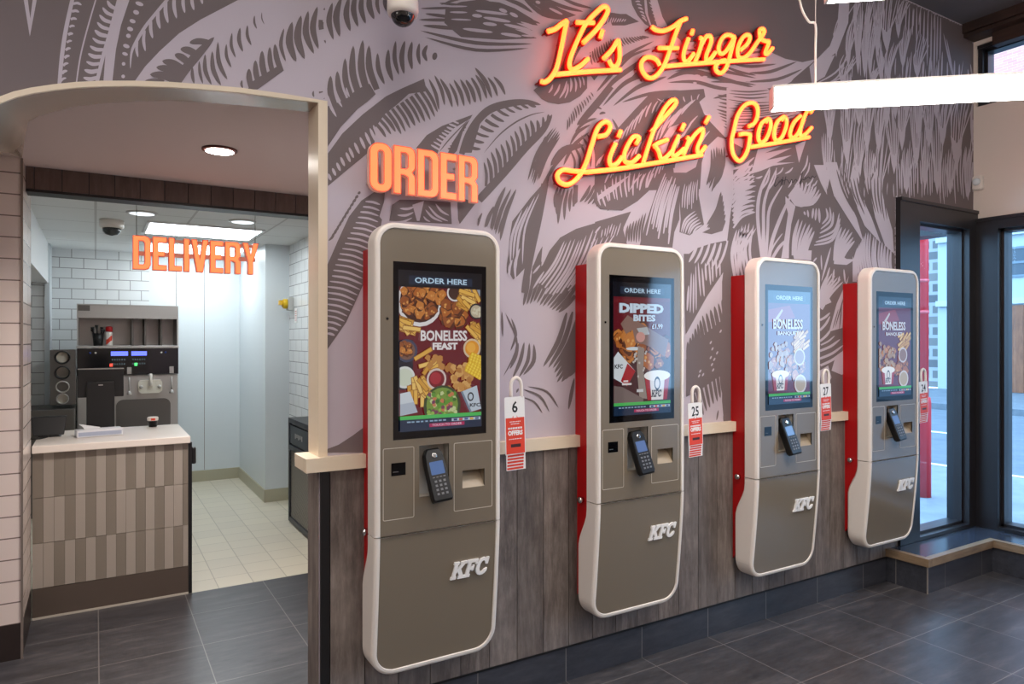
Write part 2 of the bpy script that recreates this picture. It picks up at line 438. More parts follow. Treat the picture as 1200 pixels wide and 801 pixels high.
m.B('d', [(1146, 262), (1040, 372), (940, 490), (880, 580)], 66, (0, .9))
m.S('d', [(1100, 300, 972, 302, 44), (1020, 385, 908, 345, 52), (960, 440, 868, 384, 50), (925, 490, 780, 430, 54), (905, 530, 738, 474, 52), (880, 570, 694, 524, 54), (840, 600, 655, 572, 40)], .08, (.9, 0))
m.S('d', [(992, 470, 1005, 590, 24), (1040, 430, 1066, 590, 22)], .05)
m.view(240, 0, 6.675)
m.S('d', [(2, 425, 52, 665, 34), (58, 400, 126, 670, 36), (102, 328, 176, 625, 34), (168, 345, 208, 530, 25), (212, 258, 240, 452, 25), (275, 218, 297, 406, 32), (333, 198, 363, 356, 25), (388, 123, 406, 227, 17), (445, 98, 465, 192, 9)], .10)
m.P('d', [(335, 700), (412, 700), (617, 552), (590, 505), (500, 560), (430, 600), (370, 640)])
m.S('d', [(345, 538, 365, 690, 44), (395, 472, 422, 660, 44), (447, 398, 475, 620, 48), (507, 368, 535, 590, 40), (547, 345, 596, 555, 44)], .05, (0, .9))
m.S('d', [(618, 223, 632, 482, 30), (682, 172, 714, 484, 58), (752, 122, 780, 464, 58), (808, 86, 852, 422, 50), (880, 52, 888, 385, 48), (937, 60, 945, 342, 40), (994, 26, 1006, 307, 36), (1068, -20, 1055, 290, 48), (290, 628, 296, 690, 20), (850, 712, 853, 760, 16), (905, 672, 936, 775, 32)], .12)
m.view(380, 0, 6.667)
m.S('d', [(62, 22, 70, 312, 42), (128, -14, 120, 288, 48), (192, -20, 202, 246, 46), (247, -60, 262, 212, 44), (300, -60, 322, 186, 42), (356, -60, 388, 152, 46), (425, -60, 432, 116, 30), (490, -60, 488, 92, 36), (-8, 40, 8, 335, 34)], .1)
# second comb leaf at the jamb
m.P('d', [(400, 736), (352, 655), (250, 700), (190, 760), (110, 800), (26, 830), (26, 1145), (130, 990), (260, 850), (335, 795)])
m.S('d', [(48, 593, 90, 850, 50), (100, 556, 170, 820, 48), (162, 455, 226, 800, 48), (226, 356, 285, 780, 54), (300, 312, 350, 760, 56), (348, 356, 410, 700, 52)], .08, (0, .85))
m.S('d', [(415, 415, 470, 660, 38), (500, 385, 535, 636, 42), (557, 320, 582, 586, 34), (628, 318, 622, 580, 40), (685, 325, 686, 545, 38), (742, 338, 748, 508, 30), (805, 352, 802, 480, 34, .2)], .08)
m.P('d', ell(862, 440, 20, 30, 10, .2))
# leaf sweeping up to the right of it
m.view(380, 110, 6.667)
m.P('d', [(28, 465), (140, 310), (300, 160), (480, 20), (600, -40), (778, -118), (800, -20), (660, 0), (560, 90), (470, 160), (400, 260), (390, 400), (330, 470), (180, 592), (28, 720)])
m.H('d', [(390, 250), (470, 150), (560, 90), (650, 30), (740, -30), (790, -80)], [(465, 352), (510, 328), (560, 300), (614, 322), (660, 282), (708, 260), (758, 230), (806, 222), (866, 192), (896, 128)], 12, 30, -.04, (.9, 0), .05)
m.layer(2)
m.S('l', [(26, 10, 95, 182, 24), (75, -40, 140, 106, 22), (170, -50, 196, 26, 18)], .06)
for i, (x, y) in enumerate(((40, 650), (75, 610), (110, 570), (142, 530), (185, 495), (210, 460), (253, 425), (298, 385), (340, 350), (378, 322), (405, 300))): m.P('l', ell(x, y, 12, 30 + 3.2 * i, 10, -.42))
m.layer(1)
m.view(380, 0, 6.667)
m.S('d', [(815, 615, 895, 862, 28), (860, 588, 940, 826, 28), (903, 612, 1000, 842, 32), (975, 648, 1045, 836, 26), (1010, 622, 1092, 832, 30), (1060, 618, 1140, 820, 29), (1105, 622, 1182, 802, 30), (1150, 605, 1225, 800, 27)], -.06)
m.view(540, 0, 6.667)
m.S('d', [(0, 640, 66, 806, 30), (35, 628, 108, 803, 28), (76, 606, 150, 774, 24), (112, 583, 202, 774, 30), (108, 528, 242, 768, 34), (208, 603, 286, 754, 26), (254, 598, 346, 742, 28)], -.07)
# broad striped shape near the top centre
m.P('d', [(-120, 60), (0, 16), (120, 2), (300, 20), (420, 66), (560, 150), (600, 200), (430, 180), (560, 240), (420, 230), (595, 300), (300, 312), (0, 290), (-60, 240), (-130, 180)])
m.S('d', [(-160, 40, 240, 20, 26, -.12), (-320, 68, 0, 62, 20), (-280, 108, -40, 140, 26), (-330, 155, 20, 160, 26), (-300, 200, 30, 230, 30), (-320, 240, 560, 344, 30, .05), (-280, 292, 528, 378, 26, .07), (-170, 26, 0, 40, 20), (430, 120, 620, 185, 22), (330, -10, 560, 100, 32, -.06), (480, -20, 850, 150, 40, .12)], 0)
m.P('d', [(470, -30), (560, 30), (660, 100), (800, 150), (900, 120), (780, 70), (700, 20), (640, -30)])
m.S('d', [(640, -20, 955, 92, 30), (760, -30, 1025, 66, 26)], .05)
m.layer(2)
for x, y, a, b, r in ((125, 125, 40, 14, .1), (225, 190, 56, 14, .12), (110, 80, 0, 0, 0), (328, 84, 34, 14, .35), (412, 118, 36, 14, .45), (130, 240, 120, 13, .12), (390, 275, 84, 13, .14), (270, 90, 0, 0, 0), (280, 155, 110, 14, .16), (440, 215, 110, 13, .22), (240, 100, 130, 12, .12), (600, 20, 20, 12, .3), (-20, 98, 70, 8, .02), (-40, 52, 90, 7, 0), (0, 155, 80, 7, .04), (740, 90, 60, 10, .45), (520, 190, 60, 7, .3), (520, 282, 50, 8, .1)):
    if a: m.P('l', ell(x, y, a, b, 12, r))
m.layer(1)
# feather lump under the first word, with rays
m.P('d', [(565, 705), (640, 650), (760, 585), (880, 570), (985, 590), (985, 690), (930, 752), (850, 800), (760, 815), (680, 800), (630, 775)])
m.P('d', [(1010, 585), (1040, 630), (1090, 570)])
m.P('d', [(770, 560), (830, 400), (920, 230), (1040, 130), (1180, 100), (1300, 120), (1160, 170), (1050, 240), (960, 330), (900, 440), (850, 560)])
m.P('d', [(1150, 110), (1290, 110), (1390, 170), (1280, 200), (1180, 200)])
m.layer(2)
m.S('l', [(682, 728, 716, 660, 16), (722, 752, 772, 655, 17), (766, 772, 826, 630, 18), (808, 772, 835, 650, 14), (852, 722, 853, 605, 18), (893, 722, 884, 600, 16), (932, 690, 912, 590, 14), (960, 670, 940, 590, 12)], .08)
m.H('l', [(870, 520), (960, 350), (1060, 260)], [(1000, 450), (1040, 400), (1110, 300)], 6, 14, .1)
m.H('l', [(1110, 190), (1280, 170)], [(1130, 130), (1300, 150)], 9, 9, 0)
m.layer(1)
m.H('d', [(1000, 400), (1170, 300), (1420, 280)], [(1020, 520), (1180, 400), (1480, 290)], 22, 15, .05)
# leaf above the right end of the first sign
m.view(540, 110, 6.667)
m.B('d', [(5, 470), (55, 330), (130, 210), (230, 120), (380, 75), (520, 65), (625, 86)], 62, (.7, 0))
m.H('d', [(40, 440), (70, 370), (130, 280), (195, 190), (290, 120), (420, 80), (560, 75)], [(145, 455), (190, 370), (260, 300), (330, 232), (400, 160), (470, 128), (616, 96)], 11, 24, .05, (.9, 0), .06)
m.B('d', [(178, 462), (300, 320), (430, 220), (555, 162), (655, 142)], 12)
m.B('d', [(140, 830), (330, 620), (500, 420), (640, 280), (712, 160)], 66, (.9, 0))
m.H('d', [(175, 740), (250, 680), (330, 590), (480, 420), (600, 300), (695, 200)], [(165, 555), (205, 488), (250, 428), (290, 408), (335, 368), (375, 336), (415, 288), (455, 248), (490, 228), (530, 208), (565, 198), (600, 202), (640, 178), (672, 163), (706, 148)], 14, 27, .06, (.9, 0), .05)
m.H('d', [(818, 300), (850, 262), (935, 155), (1045, 15)], [(825, 200), (885, 105), (965, 35), (1020, -20)], 12, 12, .05)
m.B('d', [(905, 245), (980, 170), (1075, 60), (1170, -60)], 58, (0, .9))
m.H('d', [(720, 248), (748, 260), (772, 292), (782, 330)], [(503, 692), (532, 690), (556, 722), (610, 680)], 6, 23, .06, jit=.08)
m.B('d', [(660, 330), (640, 470), (560, 600)], 60)
m.S('d', [(1060, 190, 890, 300, 26), (1010, 240, 850, 400, 26), (1000, 300, 800, 560, 30, .1), (960, 400, 700, 560, 60, .15), (1130, 150, 1080, 160, 20), (1100, 120, 1040, 110, 16)], .12)
m.P('d', [(760, 490), (850, 440), (740, 570), (690, 650), (660, 800), (590, 800), (640, 690), (700, 580)])
m.H('d', [(830, 440), (960, 300), (1200, 180)], [(860, 640), (1060, 560), (1240, 380)], 10, 22, -.12)
# around the first kiosk top
m.view(380, 110, 6.667)
m.P('d', [(715, 425), (800, 322), (920, 250), (1158, 162), (1080, 300), (1035, 445), (1000, 480), (720, 470)])
m.layer(2)
m.P('l', [(880, 470), (920, 370), (1010, 270), (1146, 190), (1090, 240), (1000, 380), (960, 470)])
m.H('l', [(890, 450), (1060, 220)], [(820, 405), (1000, 200)], 9, 16, 0, (.8, 0))
m.layer(3); m.B('d', [(895, 455), (980, 350), (1130, 195)], 10); m.H('d', [(950, 440), (1100, 240)], [(1000, 430), (1110, 260)], 9, 14, .1); m.layer(1)
m.P('d', [(1080, 460), (1120, 330), (1195, 190), (1240, 150), (1150, 460)])
# fern left of the first kiosk
m.view(380, 200, 2.425)
m.P('d', [(8, 268), (40, 195), (70, 130), (105, 85), (150, 55), (172, 62), (165, 130), (150, 220), (112, 320), (62, 430), (8, 508)])
m.layer(2)
m.H('l', [(8, 470), (8, 330), (42, 235), (78, 165), (120, 80)], [(24, 475), (60, 425), (106, 330), (120, 250), (150, 170), (160, 88)], 25, 6.5, -.06, (.4, .2), .05)
m.P('l', [(156, 130), (180, 55), (205, 55), (172, 150)])
m.layer(1)
m.P('d', [(8, 790), (40, 778), (80, 752), (112, 728), (160, 720), (160, 800), (8, 800)])
m.H('d', [(8, 205), (98, 60)], [(26, 178), (106, 52)], 12, 7, .1)
m.view(420, 240, 6.667)
m.P('d', [(262, 0), (320, -40), (480, -40), (720, -20), (728, 150), (240, 125)])
m.P('d', [(780, -60), (920, -20), (790, 150), (760, 60)])
m.layer(2)
m.P('l', [(420, 0), (510, -30), (475, 125), (455, 125)])
m.S('l', [(300, 80, 430, 58, 20), (320, 28, 445, 10, 20), (505, 88, 560, 132, 14), (520, 36, 655, 132, 18), (545, 8, 700, 128, 18), (600, -10, 708, 84, 18), (262, 132, 420, 100, 16)], .1)
m.P('l', [(715, -40), (770, -40), (778, 150), (728, 150)])
m.layer(1)
m.P('d', [(935, 140), (965, 65), (930, 110)]); m.S('d', [(1055, 10, 985, 180, 22), (1110, -30, 1030, 190, 26), (1150, -20, 1060, 200, 26), (1190, 0, 1090, 230, 26), (1240, 250, 1160, 540, 34)], .04)
# between first and second kiosk
m.view(540, 220, 6.667)
m.S('d', [(348, -10, 240, 335, 38), (392, 8, 268, 365, 30), (432, 8, 305, 415, 36), (165, 195, 132, 300, 20), (258, 148, 198, 306, 30)], .05)
m.B('d', [(655, -30), (600, 250), (550, 480), (490, 820)], 62, (.9, .6))
m.P('d', [(620, -10), (540, 80), (400, 262), (380, 400), (364, 640), (404, 712), (440, 690), (505, 620), (592, 330), (640, 50)])
m.layer(2)
m.S('l', [(478, 170, 385, 600, 20), (525, 140, 405, 560, 20), (578, 66, 430, 640, 20), (612, 40, 478, 600, 16), (400, 560, 378, 700, 20), (460, 470, 425, 720, 22)], .08)
m.layer(1)
m.P('d', [(1240, 225), (1050, 275), (900, 320), (775, 388), (692, 490), (640, 600), (560, 680), (545, 760), (570, 800), (620, 740), (640, 810), (700, 760), (720, 820), (790, 780), (880, 800), (1000, 800), (1060, 560), (1300, 450)])
m.P('d', [(637, 455), (600, 520), (552, 640), (560, 680), (625, 600)])
m.layer(2)
m.H('l', [(800, 410), (905, 350), (940, 372), (1010, 318), (1085, 305), (1128, 340), (1168, 348), (1230, 340)], [(560, 800), (600, 800), (660, 840), (740, 840), (800, 860), (870, 760)], 13, 17, -.05, (0, .6), .25)
m.S('l', [(620, 600, 560, 672, 16), (650, 650, 560, 790, 18), (1090, 300, 1045, 355, 14), (1050, 400, 1015, 440, 12)], 0)
m.layer(1)
m.H('d', [(745, -20), (800, -10), (860, -10), (912, -10)], [(725, 135), (742, 200), (755, 290), (790, 280), (905, 120)], 6, 30, .05)
m.H('d', [(1000, -30), (1240, -20)], [(905, 120), (1000, 135), (1090, 165), (1160, 195)], 8, 26, -.06)
m.P('d', [(880, -20), (915, -20), (910, 110), (870, 150)])
m.view(560, 320, 4.007)
m.H('d', [(222, -10), (300, -60), (420, -60), (452, -10), (458, 120)], [(204, 155), (232, 150), (258, 145), (285, 160), (312, 165), (345, 175), (382, 190)], 12, 19, -.04, (.8, 0), .08)
m.S('d', [(178, -10, 165, 30, 12), (128, 185, 118, 485, 10, -.2), (156, 210, 152, 365, 13, -.15), (112, 180, 116, 300, 10), (190, 326, 149, 450, 15, -.06), (217, 322, 163, 490, 18, -.05), (241, 326, 192, 488, 17, -.1), (262, 332, 212, 478, 19, -.16), (452, 490, 424, 640, 17)], 0)
m.H('d', [(402, 192), (440, 170), (470, 190), (472, 300), (470, 420)], [(293, 442), (316, 446), (342, 452), (366, 522), (396, 514), (430, 480)], 9, 25, -.06, (.3, 0), .08)
m.S('d', [(232, 532, 378, 632, 10, -.18), (214, 545, 335, 652, 11, -.16), (204, 580, 302, 656, 9, -.14), (180, 560, 190, 540, 9)], 0)
# dark sky-like field at the top and the hair below the word Finger
m.view(0, 0, 1)
m.P('d', [(770, -80), (770, 0), (776, 20), (785, 36), (800, 50), (815, 49), (843, 42), (870, 45), (900, 60), (920, 69), (940, 73), (957, 69), (972, 57), (979, 36), (983, 5), (984, -80)])
m.view(700, 0, 6.667)
m.P('d', [(250, -60), (360, -60), (372, 100), (415, 215), (370, 190), (312, 120), (270, 40)])
m.P('d', [(376, -60), (405, -20), (440, 120), (465, 205), (420, 195), (395, 120)])
m.layer(2); m.H('l', [(330, 0), (390, 190)], [(285, 0), (350, 150)], 6, 12, .1); m.H('l', [(395, 0), (450, 180)], [(432, 30), (458, 160)], 6, 10, .1); m.layer(1)
for pts, w in (([(-10, 800), (120, 640), (280, 520), (345, 470)], 40), ([(-10, 720), (100, 590), (220, 440), (440, 322)], 34), ([(40, 830), (200, 660), (350, 590), (520, 560)], 36), ([(120, 830), (300, 690), (420, 640), (540, 598)], 34),
               ([(190, 800), (400, 735), (640, 706)], 26), ([(540, 622), (700, 560), (900, 596), (1240, 690)], 46), ([(550, 645), (760, 640), (960, 690), (1240, 712)], 30), ([(600, 560), (800, 528), (1000, 560), (1240, 612)], 30),
               ([(600, 420), (760, 450), (930, 480)], 26), ([(640, 390), (800, 400), (930, 430)], 16), ([(900, 770), (1050, 740), (1240, 742)], 26), ([(880, 640), (1050, 640), (1240, 665)], 22), ([(1000, 520), (1100, 560), (1240, 590)], 22),
               ([(150, 560), (260, 440), (420, 380)], 22), ([(240, 640), (330, 560), (400, 600)], 22), ([(480, 520), (600, 470), (720, 480)], 20), ([(1060, 500), (1200, 520), (1400, 500)], 24), ([(1180, 570), (1350, 560), (1560, 480)], 26),
               ([(1150, 640), (1400, 620), (1600, 540)], 24), ([(1100, 430), (1350, 400), (1600, 440)], 20), ([(1240, 700), (1420, 690), (1560, 620)], 22), ([(1060, 300), (1300, 380), (1540, 420)], 24)): m.B('d', pts, w)
m.layer(2)
for x, y, a in ((780, 590, 22), (840, 600, 20), (1070, 612, 26), (1170, 632, 26), (760, 648, 16)): m.P('l', ell(x, y, a, 7, 8, .1))
m.layer(1)
# feather mass under Lickin
m.view(700, 100, 6.667)
m.P('d', [(-20, 330), (150, 345), (300, 180), (420, 55), (640, 40), (830, 28), (842, 90), (795, 130), (832, 220), (885, 290), (1015, 425), (940, 400), (850, 485), (815, 600), (800, 810), (-20, 830)])
m.layer(2)
for A, B_, n, w in (([(20, 560), (220, 330), (430, 100), (620, 50)], [(-60, 700), (120, 520), (330, 300), (500, 200)], 15, 13), ([(120, 640), (330, 420), (540, 250), (820, 60)], [(20, 800), (220, 640), (420, 500), (620, 260)], 17, 14),
                    ([(330, 700), (520, 560), (660, 380), (830, 180)], [(240, 830), (420, 760), (560, 600), (700, 330)], 14, 13), ([(780, 300), (900, 340)], [(640, 560), (800, 480)], 6, 12), ([(430, 110), (640, 70), (830, 60)], [(560, 150), (700, 160), (800, 130)], 6, 10)):
    m.H('l', A, B_, n, w, .05, (0, .2), .5)
m.P('l', [(470, 470), (560, 330), (640, 300), (560, 430), (520, 560)])
m.P('l', [(610, 600), (700, 570), (792, 556), (766, 640), (690, 682), (594, 682)])
m.layer(1)
m.H('d', [(915, 60), (925, 190), (980, 330)], [(1230, 60), (1240, 240), (1200, 420)], 10, 20, .06, jit=.2)
m.H('d', [(880, 480), (1000, 470)], [(838, 800), (940, 780)], 6, 24, -.08)
m.P('d', [(1000, 425), (1100, 470), (1200, 400), (1300, 420), (1300, 830), (1060, 830), (1070, 640)])
m.layer(2); m.H('l', [(1055, 700), (1055, 830)], [(1200, 560), (1240, 740)], 5, 20, .12); m.layer(1)
m.view(700, 200, 6.667)
m.P('d', [(-20, -20), (490, -20), (440, 120), (310, 240), (190, 312), (20, 300), (-30, 240)])
m.P('d', [(520, -20), (600, -20), (650, 60), (640, 240), (640, 380), (600, 480), (585, 600), (330, 580), (370, 430), (430, 250), (480, 100)])
m.P('d', [(585, -20), (800, -20), (790, 190), (832, 420), (720, 505), (640, 480), (650, 380), (630, 100)])
m.P('d', [(-20, 400), (262, 318), (205, 440), (184, 570), (-20, 590)])
m.layer(2)
m.H('l', [(-20, 170), (180, 0), (470, -10)], [(10, 310), (190, 250), (400, 140)], 14, 15, .04, (0, .3), .5)
m.P('l', [(0, 235), (120, 160), (270, 20), (240, 40), (60, 150), (0, 200)])
m.H('l', [(530, -10), (650, 90)], [(345, 560), (570, 590)], 10, 17, .03, (.3, .5), .4)
m.H('l', [(680, 60), (790, 60)], [(645, 360), (775, 280)], 7, 11, .03, (0, .3), .4)
m.H('l', [(760, 300), (830, 430)], [(630, 500), (740, 505)], 6, 15, .14)
m.H('l', [(30, 440), (200, 380)], [(10, 560), (160, 520)], 7, 9, 0, (0, 0), .6)
m.P('l', [(590, -20), (690, -20), (680, 12), (595, 16)])
m.layer(1)
m.H('d', [(215, 560), (350, 575)], [(225, 430), (390, 310)], 7, 19, -.04)
m.H('d', [(840, 440), (900, 480)], [(970, 115), (990, 200), (1000, 300), (1000, 400)], 7, 30, .1)
m.P('d', [(818, 482), (900, 440), (1002, 392), (975, 470), (890, 496)])
m.H('d', [(842, 100), (890, 170), (930, 100)], [(885, -40), (940, -40), (1000, -20)], 5, 22, .04)
m.P('d', [(690, 670), (760, 610), (880, 570), (1002, 545), (1030, 600), (1000, 720), (950, 830), (690, 830)])
m.layer(2); m.H('l', [(760, 560), (900, 560), (1040, 540)], [(690, 720), (780, 740), (940, 800)], 6, 22, -.04, (.4, 0)); m.layer(1)
m.P('d', [(1060, -20), (1260, -20), (1260, 400), (1105, 425), (1060, 300)])
m.P('d', [(1110, 415), (1260, 370), (1260, 830), (1020, 830), (1070, 620)])
m.layer(2)
m.H('l', [(1040, 60), (1050, 410)], [(1240, -60), (1240, 330)], 10, 22, -.16, (.8, 0))
m.H('l', [(1055, 830), (1150, 830)], [(1130, 430), (1260, 420)], 5, 18, -.12)
m.layer(1)
# between second and third kiosk
m.view(790, 300, 3.64)
m.P('d', [(40, -10), (190, -10), (222, 20), (214, 60), (140, 170), (48, 335)])
m.P('d', [(224, 135), (250, 0), (300, 0), (300, 140)])
m.P('d', [(50, 440), (110, 350), (230, 250), (260, 240), (260, 480), (180, 520), (110, 570), (50, 600)])
m.layer(2)
m.H('l', [(60, 60), (100, 0), (200, 0)], [(50, 290), (130, 180), (200, 80)], 11, 8, 0, (0, .2), .6)
for x, y in ((155, 368), (162, 395), (155, 432), (160, 462), (182, 412), (170, 440), (197, 320), (165, 485), (110, 490), (122, 505), (105, 510)): m.P('l', ell(x, y, 3.5, 8, 8, .5))
m.layer(1)
m.H('d', [(52, 470), (130, 370), (250, 270)], [(52, 372), (120, 250), (228, 165)], 13, 15, 0, (.9, 0), .05)
m.H('d', [(60, 560), (150, 520), (255, 430)], [(105, 700), (160, 640), (190, 620), (240, 530)], 11, 15, 0, (.9, 0), .05)
m.S('d', [(188, 655, 180, 700, 7), (215, 650, 210, 705, 8), (230, 645, 226, 705, 7)])
# dark right-hand field with pale feathers
m.layer(0)
m.view(0, 0, 1)
m.P('d', [(868, 175), (885, 150), (902, 128), (930, 92), (957, 69), (972, 57), (979, 36), (983, 5), (984, -120), (1240, -120), (1240, 620), (860, 620), (846, 470), (846, 330), (856, 250)])
m.layer(2)
m.view(960, 0, 3.337)
m.P('l', [(78, -20), (118, -20), (112, 90), (70, 200), (0, 262), (-40, 262), (40, 180), (70, 100)])
for tip, top, hw in (((65, 225), (110, 40), 24), ((112, 265), (130, 120), 22), ((150, 292), (150, 100), 20), ((176, 305), (185, 130), 22), ((197, 308), (215, 120), 20), ((140, 90), (150, 10), 14), ((185, 152), (195, 30), 16), ((226, 228), (232, 50), 24), ((262, 204), (278, 10), 40), ((268, 322), (284, 200), 28), ((308, 152), (336, 20), 22), ((326, 268), (336, 150), 26), ((382, 308), (398, 190), 30), ((240, 322), (236, 220), 18), ((90, 332), (110, 250), 30), ((210, 330), (220, 290), 16)):
    m.F(tip, top, hw)
m.S('l', [(352, 20, 345, 180, 5), (366, 30, 362, 140, 5), (380, 25, 378, 170, 5), (395, 30, 392, 150, 5), (410, 40, 405, 210, 6), (424, 45, 420, 260, 6), (438, 48, 434, 290, 6), (452, 60, 446, 320, 6), (462, 52, 458, 250, 6), (474, 58, 470, 240, 6), (432, 220, 426, 320, 5), (484, 130, 520, 300, 6), (496, 150, 524, 300, 5), (480, 200, 476, 320, 6), (466, 230, 462, 320, 6), (528, 235, 526, 310, 6), (547, 250, 546, 312, 6), (500, 240, 500, 316, 5), (440, 300, 436, 325, 5), (410, 240, 402, 320, 5), (598, 160, 612, 320, 6), (612, 160, 626, 320, 6), (625, 160, 636, 320, 6), (590, 250, 600, 320, 6), (580, 270, 584, 320, 5), (360, 200, 350, 330, 5), (345, 220, 335, 330, 5)], 0)
for tip, top, hw in (((40, 562), (38, 410), 28), ((105, 468), (106, 330), 18), ((155, 497), (162, 400), 24), ((186, 592), (197, 410), 30), ((106, 642), (112, 430), 36), ((231, 602), (244, 420), 30), ((263, 502), (262, 340), 26), ((296, 468), (312, 345), 20), ((322, 592), (334, 400), 30), ((291, 682), (282, 500), 30), ((386, 542), (393, 400), 26), ((378, 662), (376, 460), 30), ((428, 582), (424, 400), 32), ((456, 468), (454, 340), 22), ((481, 577), (502, 390), 34), ((460, 762), (456, 540), 30), ((536, 667), (562, 400), 46), ((600, 592), (612, 410), 20), ((151, 722), (161, 540), 30), ((231, 802), (242, 600), 36), ((412, 742), (416, 590), 22), ((30, 742), (30, 560), 26), ((101, 802), (112, 650), 40), ((190, 760), (196, 620), 26), ((340, 760), (345, 620), 26), ((580, 780), (590, 640), 26), ((510, 760), (515, 650), 24), ((340, 470), (342, 390), 16)):
    m.F(tip, top, hw)
m.H('l', [(296, 600), (480, 590)], [(300, 790), (480, 775)], 20, 5, 0, (0, .2), .5)
m.H('l', [(470, 590), (610, 560)], [(470, 800), (605, 800)], 14, 5, .03, (0, .2), .4)
m.layer(1)
for z0, z1, x0, x1, n in ((10, 130, 130, 470, 12), (200, 330, 120, 480, 13), (400, 520, 40, 620, 20), (560, 700, 40, 620, 18), (690, 800, 80, 300, 10)):
    m.H('l', [(x0, z0), (x1, z0 + 10)], [(x0 - 4, z1), (x1 - 4, z1)], n, 4, .02, (0, 0), .5)
m.layer(2)
# under and between the letters of the last word
m.view(860, 100, 6.673)
m.P('l', [(186, 495), (130, 692), (210, 668), (300, 630), (475, 602), (330, 606), (452, 545), (250, 585), (452, 488), (240, 530), (410, 455)])
m.P('l', [(478, 470), (562, 430), (506, 606)])
m.S('l', [(-30, 715, 112, 640, 16), (-20, 770, 135, 682, 16), (20, 810, 145, 745, 16), (-40, 660, 160, 560, 22), (165, 725, 222, 708, 14), (200, 830, 280, 655, 16), (260, 830, 330, 640, 14), (330, 700, 385, 640, 12), (395, 690, 460, 640, 14), (520, 690, 575, 545, 14), (545, 720, 590, 600, 12), (470, 790, 520, 700, 14), (560, 790, 620, 720, 14), (600, 800, 650, 740, 12), (420, 800, 450, 740, 10)], .1)
m.P('l', [(-60, 20), (240, 10), (300, 60), (520, 170), (560, 230), (430, 260), (430, 400), (200, 450), (120, 520), (-60, 420)])
m.layer(3)
m.H('d', [(-60, 30), (-60, 420)], [(300, 20), (330, 150), (520, 180), (420, 400)], 17, 13, .04, (0, 0), .3)
m.layer(2)
m.view(960, 0, 3.337)
m.P('l', [(-40, 262), (60, 215), (20, 300), (-30, 330)]); m.S('l', [(120, 210, -20, 330, 7), (150, 230, 20, 335, 7), (100, 260, 10, 338, 6)], -.1)
# lower right
m.view(860, 200, 6)
m.P('l', [(560, -40), (640, -40), (652, 170), (610, 90)])
for pts in ([(640, -60), (720, -60), (770, 140), (860, 330), (912, 508), (800, 335), (700, 175)], [(840, -40), (900, 190), (965, 330), (1032, 512), (915, 385), (860, 250), (810, 90)], [(1000, -20), (1050, 200), (1112, 420), (1124, 584), (1060, 525), (990, 330), (950, 100)]): m.P('l', pts)
m.layer(3)
m.H('d', [(700, -20), (900, 0), (1100, 0)], [(850, 330), (960, 360), (1100, 440)], 15, 12, .04, (.1, 0), .4)
m.layer(2)
m.H('l', [(-20, 160), (-10, 420)], [(110, 40), (136, 110), (140, 270), (165, 300)], 9, 18, -.14, (.7, .3))
m.B('l', [(250, -20), (182, 150), (165, 330), (195, 610)], 24, (.2, .9)); m.B('l', [(300, -20), (216, 200), (206, 400), (215, 610)], 22, (.1, .9))
m.B('l', [(340, 100), (250, 260), (235, 420), (225, 610)], 20, (.1, .9)); m.B('l', [(400, 170), (330, 320), (270, 480), (245, 610)], 26, (.2, .9))
m.P('l', [(360, 180), (430, 250), (400, 380), (385, 520), (384, 615), (330, 615), (360, 430), (378, 300), (360, 230)])
m.S('l', [(370, 480, 270, 612, 22, .05), (340, 440, 240, 612, 12, .05)], 0, (.2, .9))
m.P('l', [(195, 400), (225, 620), (185, 620)])
m.P('l', [(378, 175), (440, 90), (470, 130), (560, 240), (470, 256), (425, 245)])
m.H('l', [(400, 180), (450, 245)], [(440, 85), (500, 75), (560, 80), (600, 130), (616, 170)], 8, 22, .2, (.9, .1), .06)
m.S('l', [(490, 285, 500, 312, 14), (515, 275, 522, 328, 14), (556, 262, 548, 338, 16), (577, 262, 570, 352, 16), (596, 262, 600, 368, 18)], 0)
m.H('l', [(632, 278), (662, 240), (705, 290), (750, 300), (745, 395)], [(622, 362), (600, 436), (590, 482), (555, 520), (550, 548)], 6, 18, -.22, (.1, .3), .06)
m.H('l', [(405, 600), (500, 630)], [(440, 325), (480, 340), (540, 370), (572, 430)], 6, 22, -.05, (.9, 0), .08)
m.P('l', [(410, 560), (545, 560), (540, 630), (420, 620)])
m.H('l', [(700, 640), (740, 660)], [(742, 380), (800, 390), (832, 420), (856, 500)], 6, 22, -.06, (.9, 0), .08)
m.P('l', [(706, 560), (745, 590), (790, 620), (852, 622), (790, 662), (700, 655)])
m.H('l', [(835, 770), (1125, 760)], [(862, 540), (930, 400), (1110, 540)], 15, 18, -.06, (.7, 0), .1)
m.P('l', [(832, 600), (870, 700), (860, 780), (832, 780)])
m.S('l', [(680, 535, 612, 780, 14), (580, 610, 555, 640, 12), (672, 676, 640, 790, 14), (702, 690, 690, 790, 14), (740, 740, 730, 790, 12), (770, 690, 780, 790, 12), (610, 590, 615, 700, 10)], 0)
m.H('l', [(-10, 760), (150, 740)], [(10, 420), (60, 360), (150, 360)], 6, 20, -.08, (.8, 0), .1)
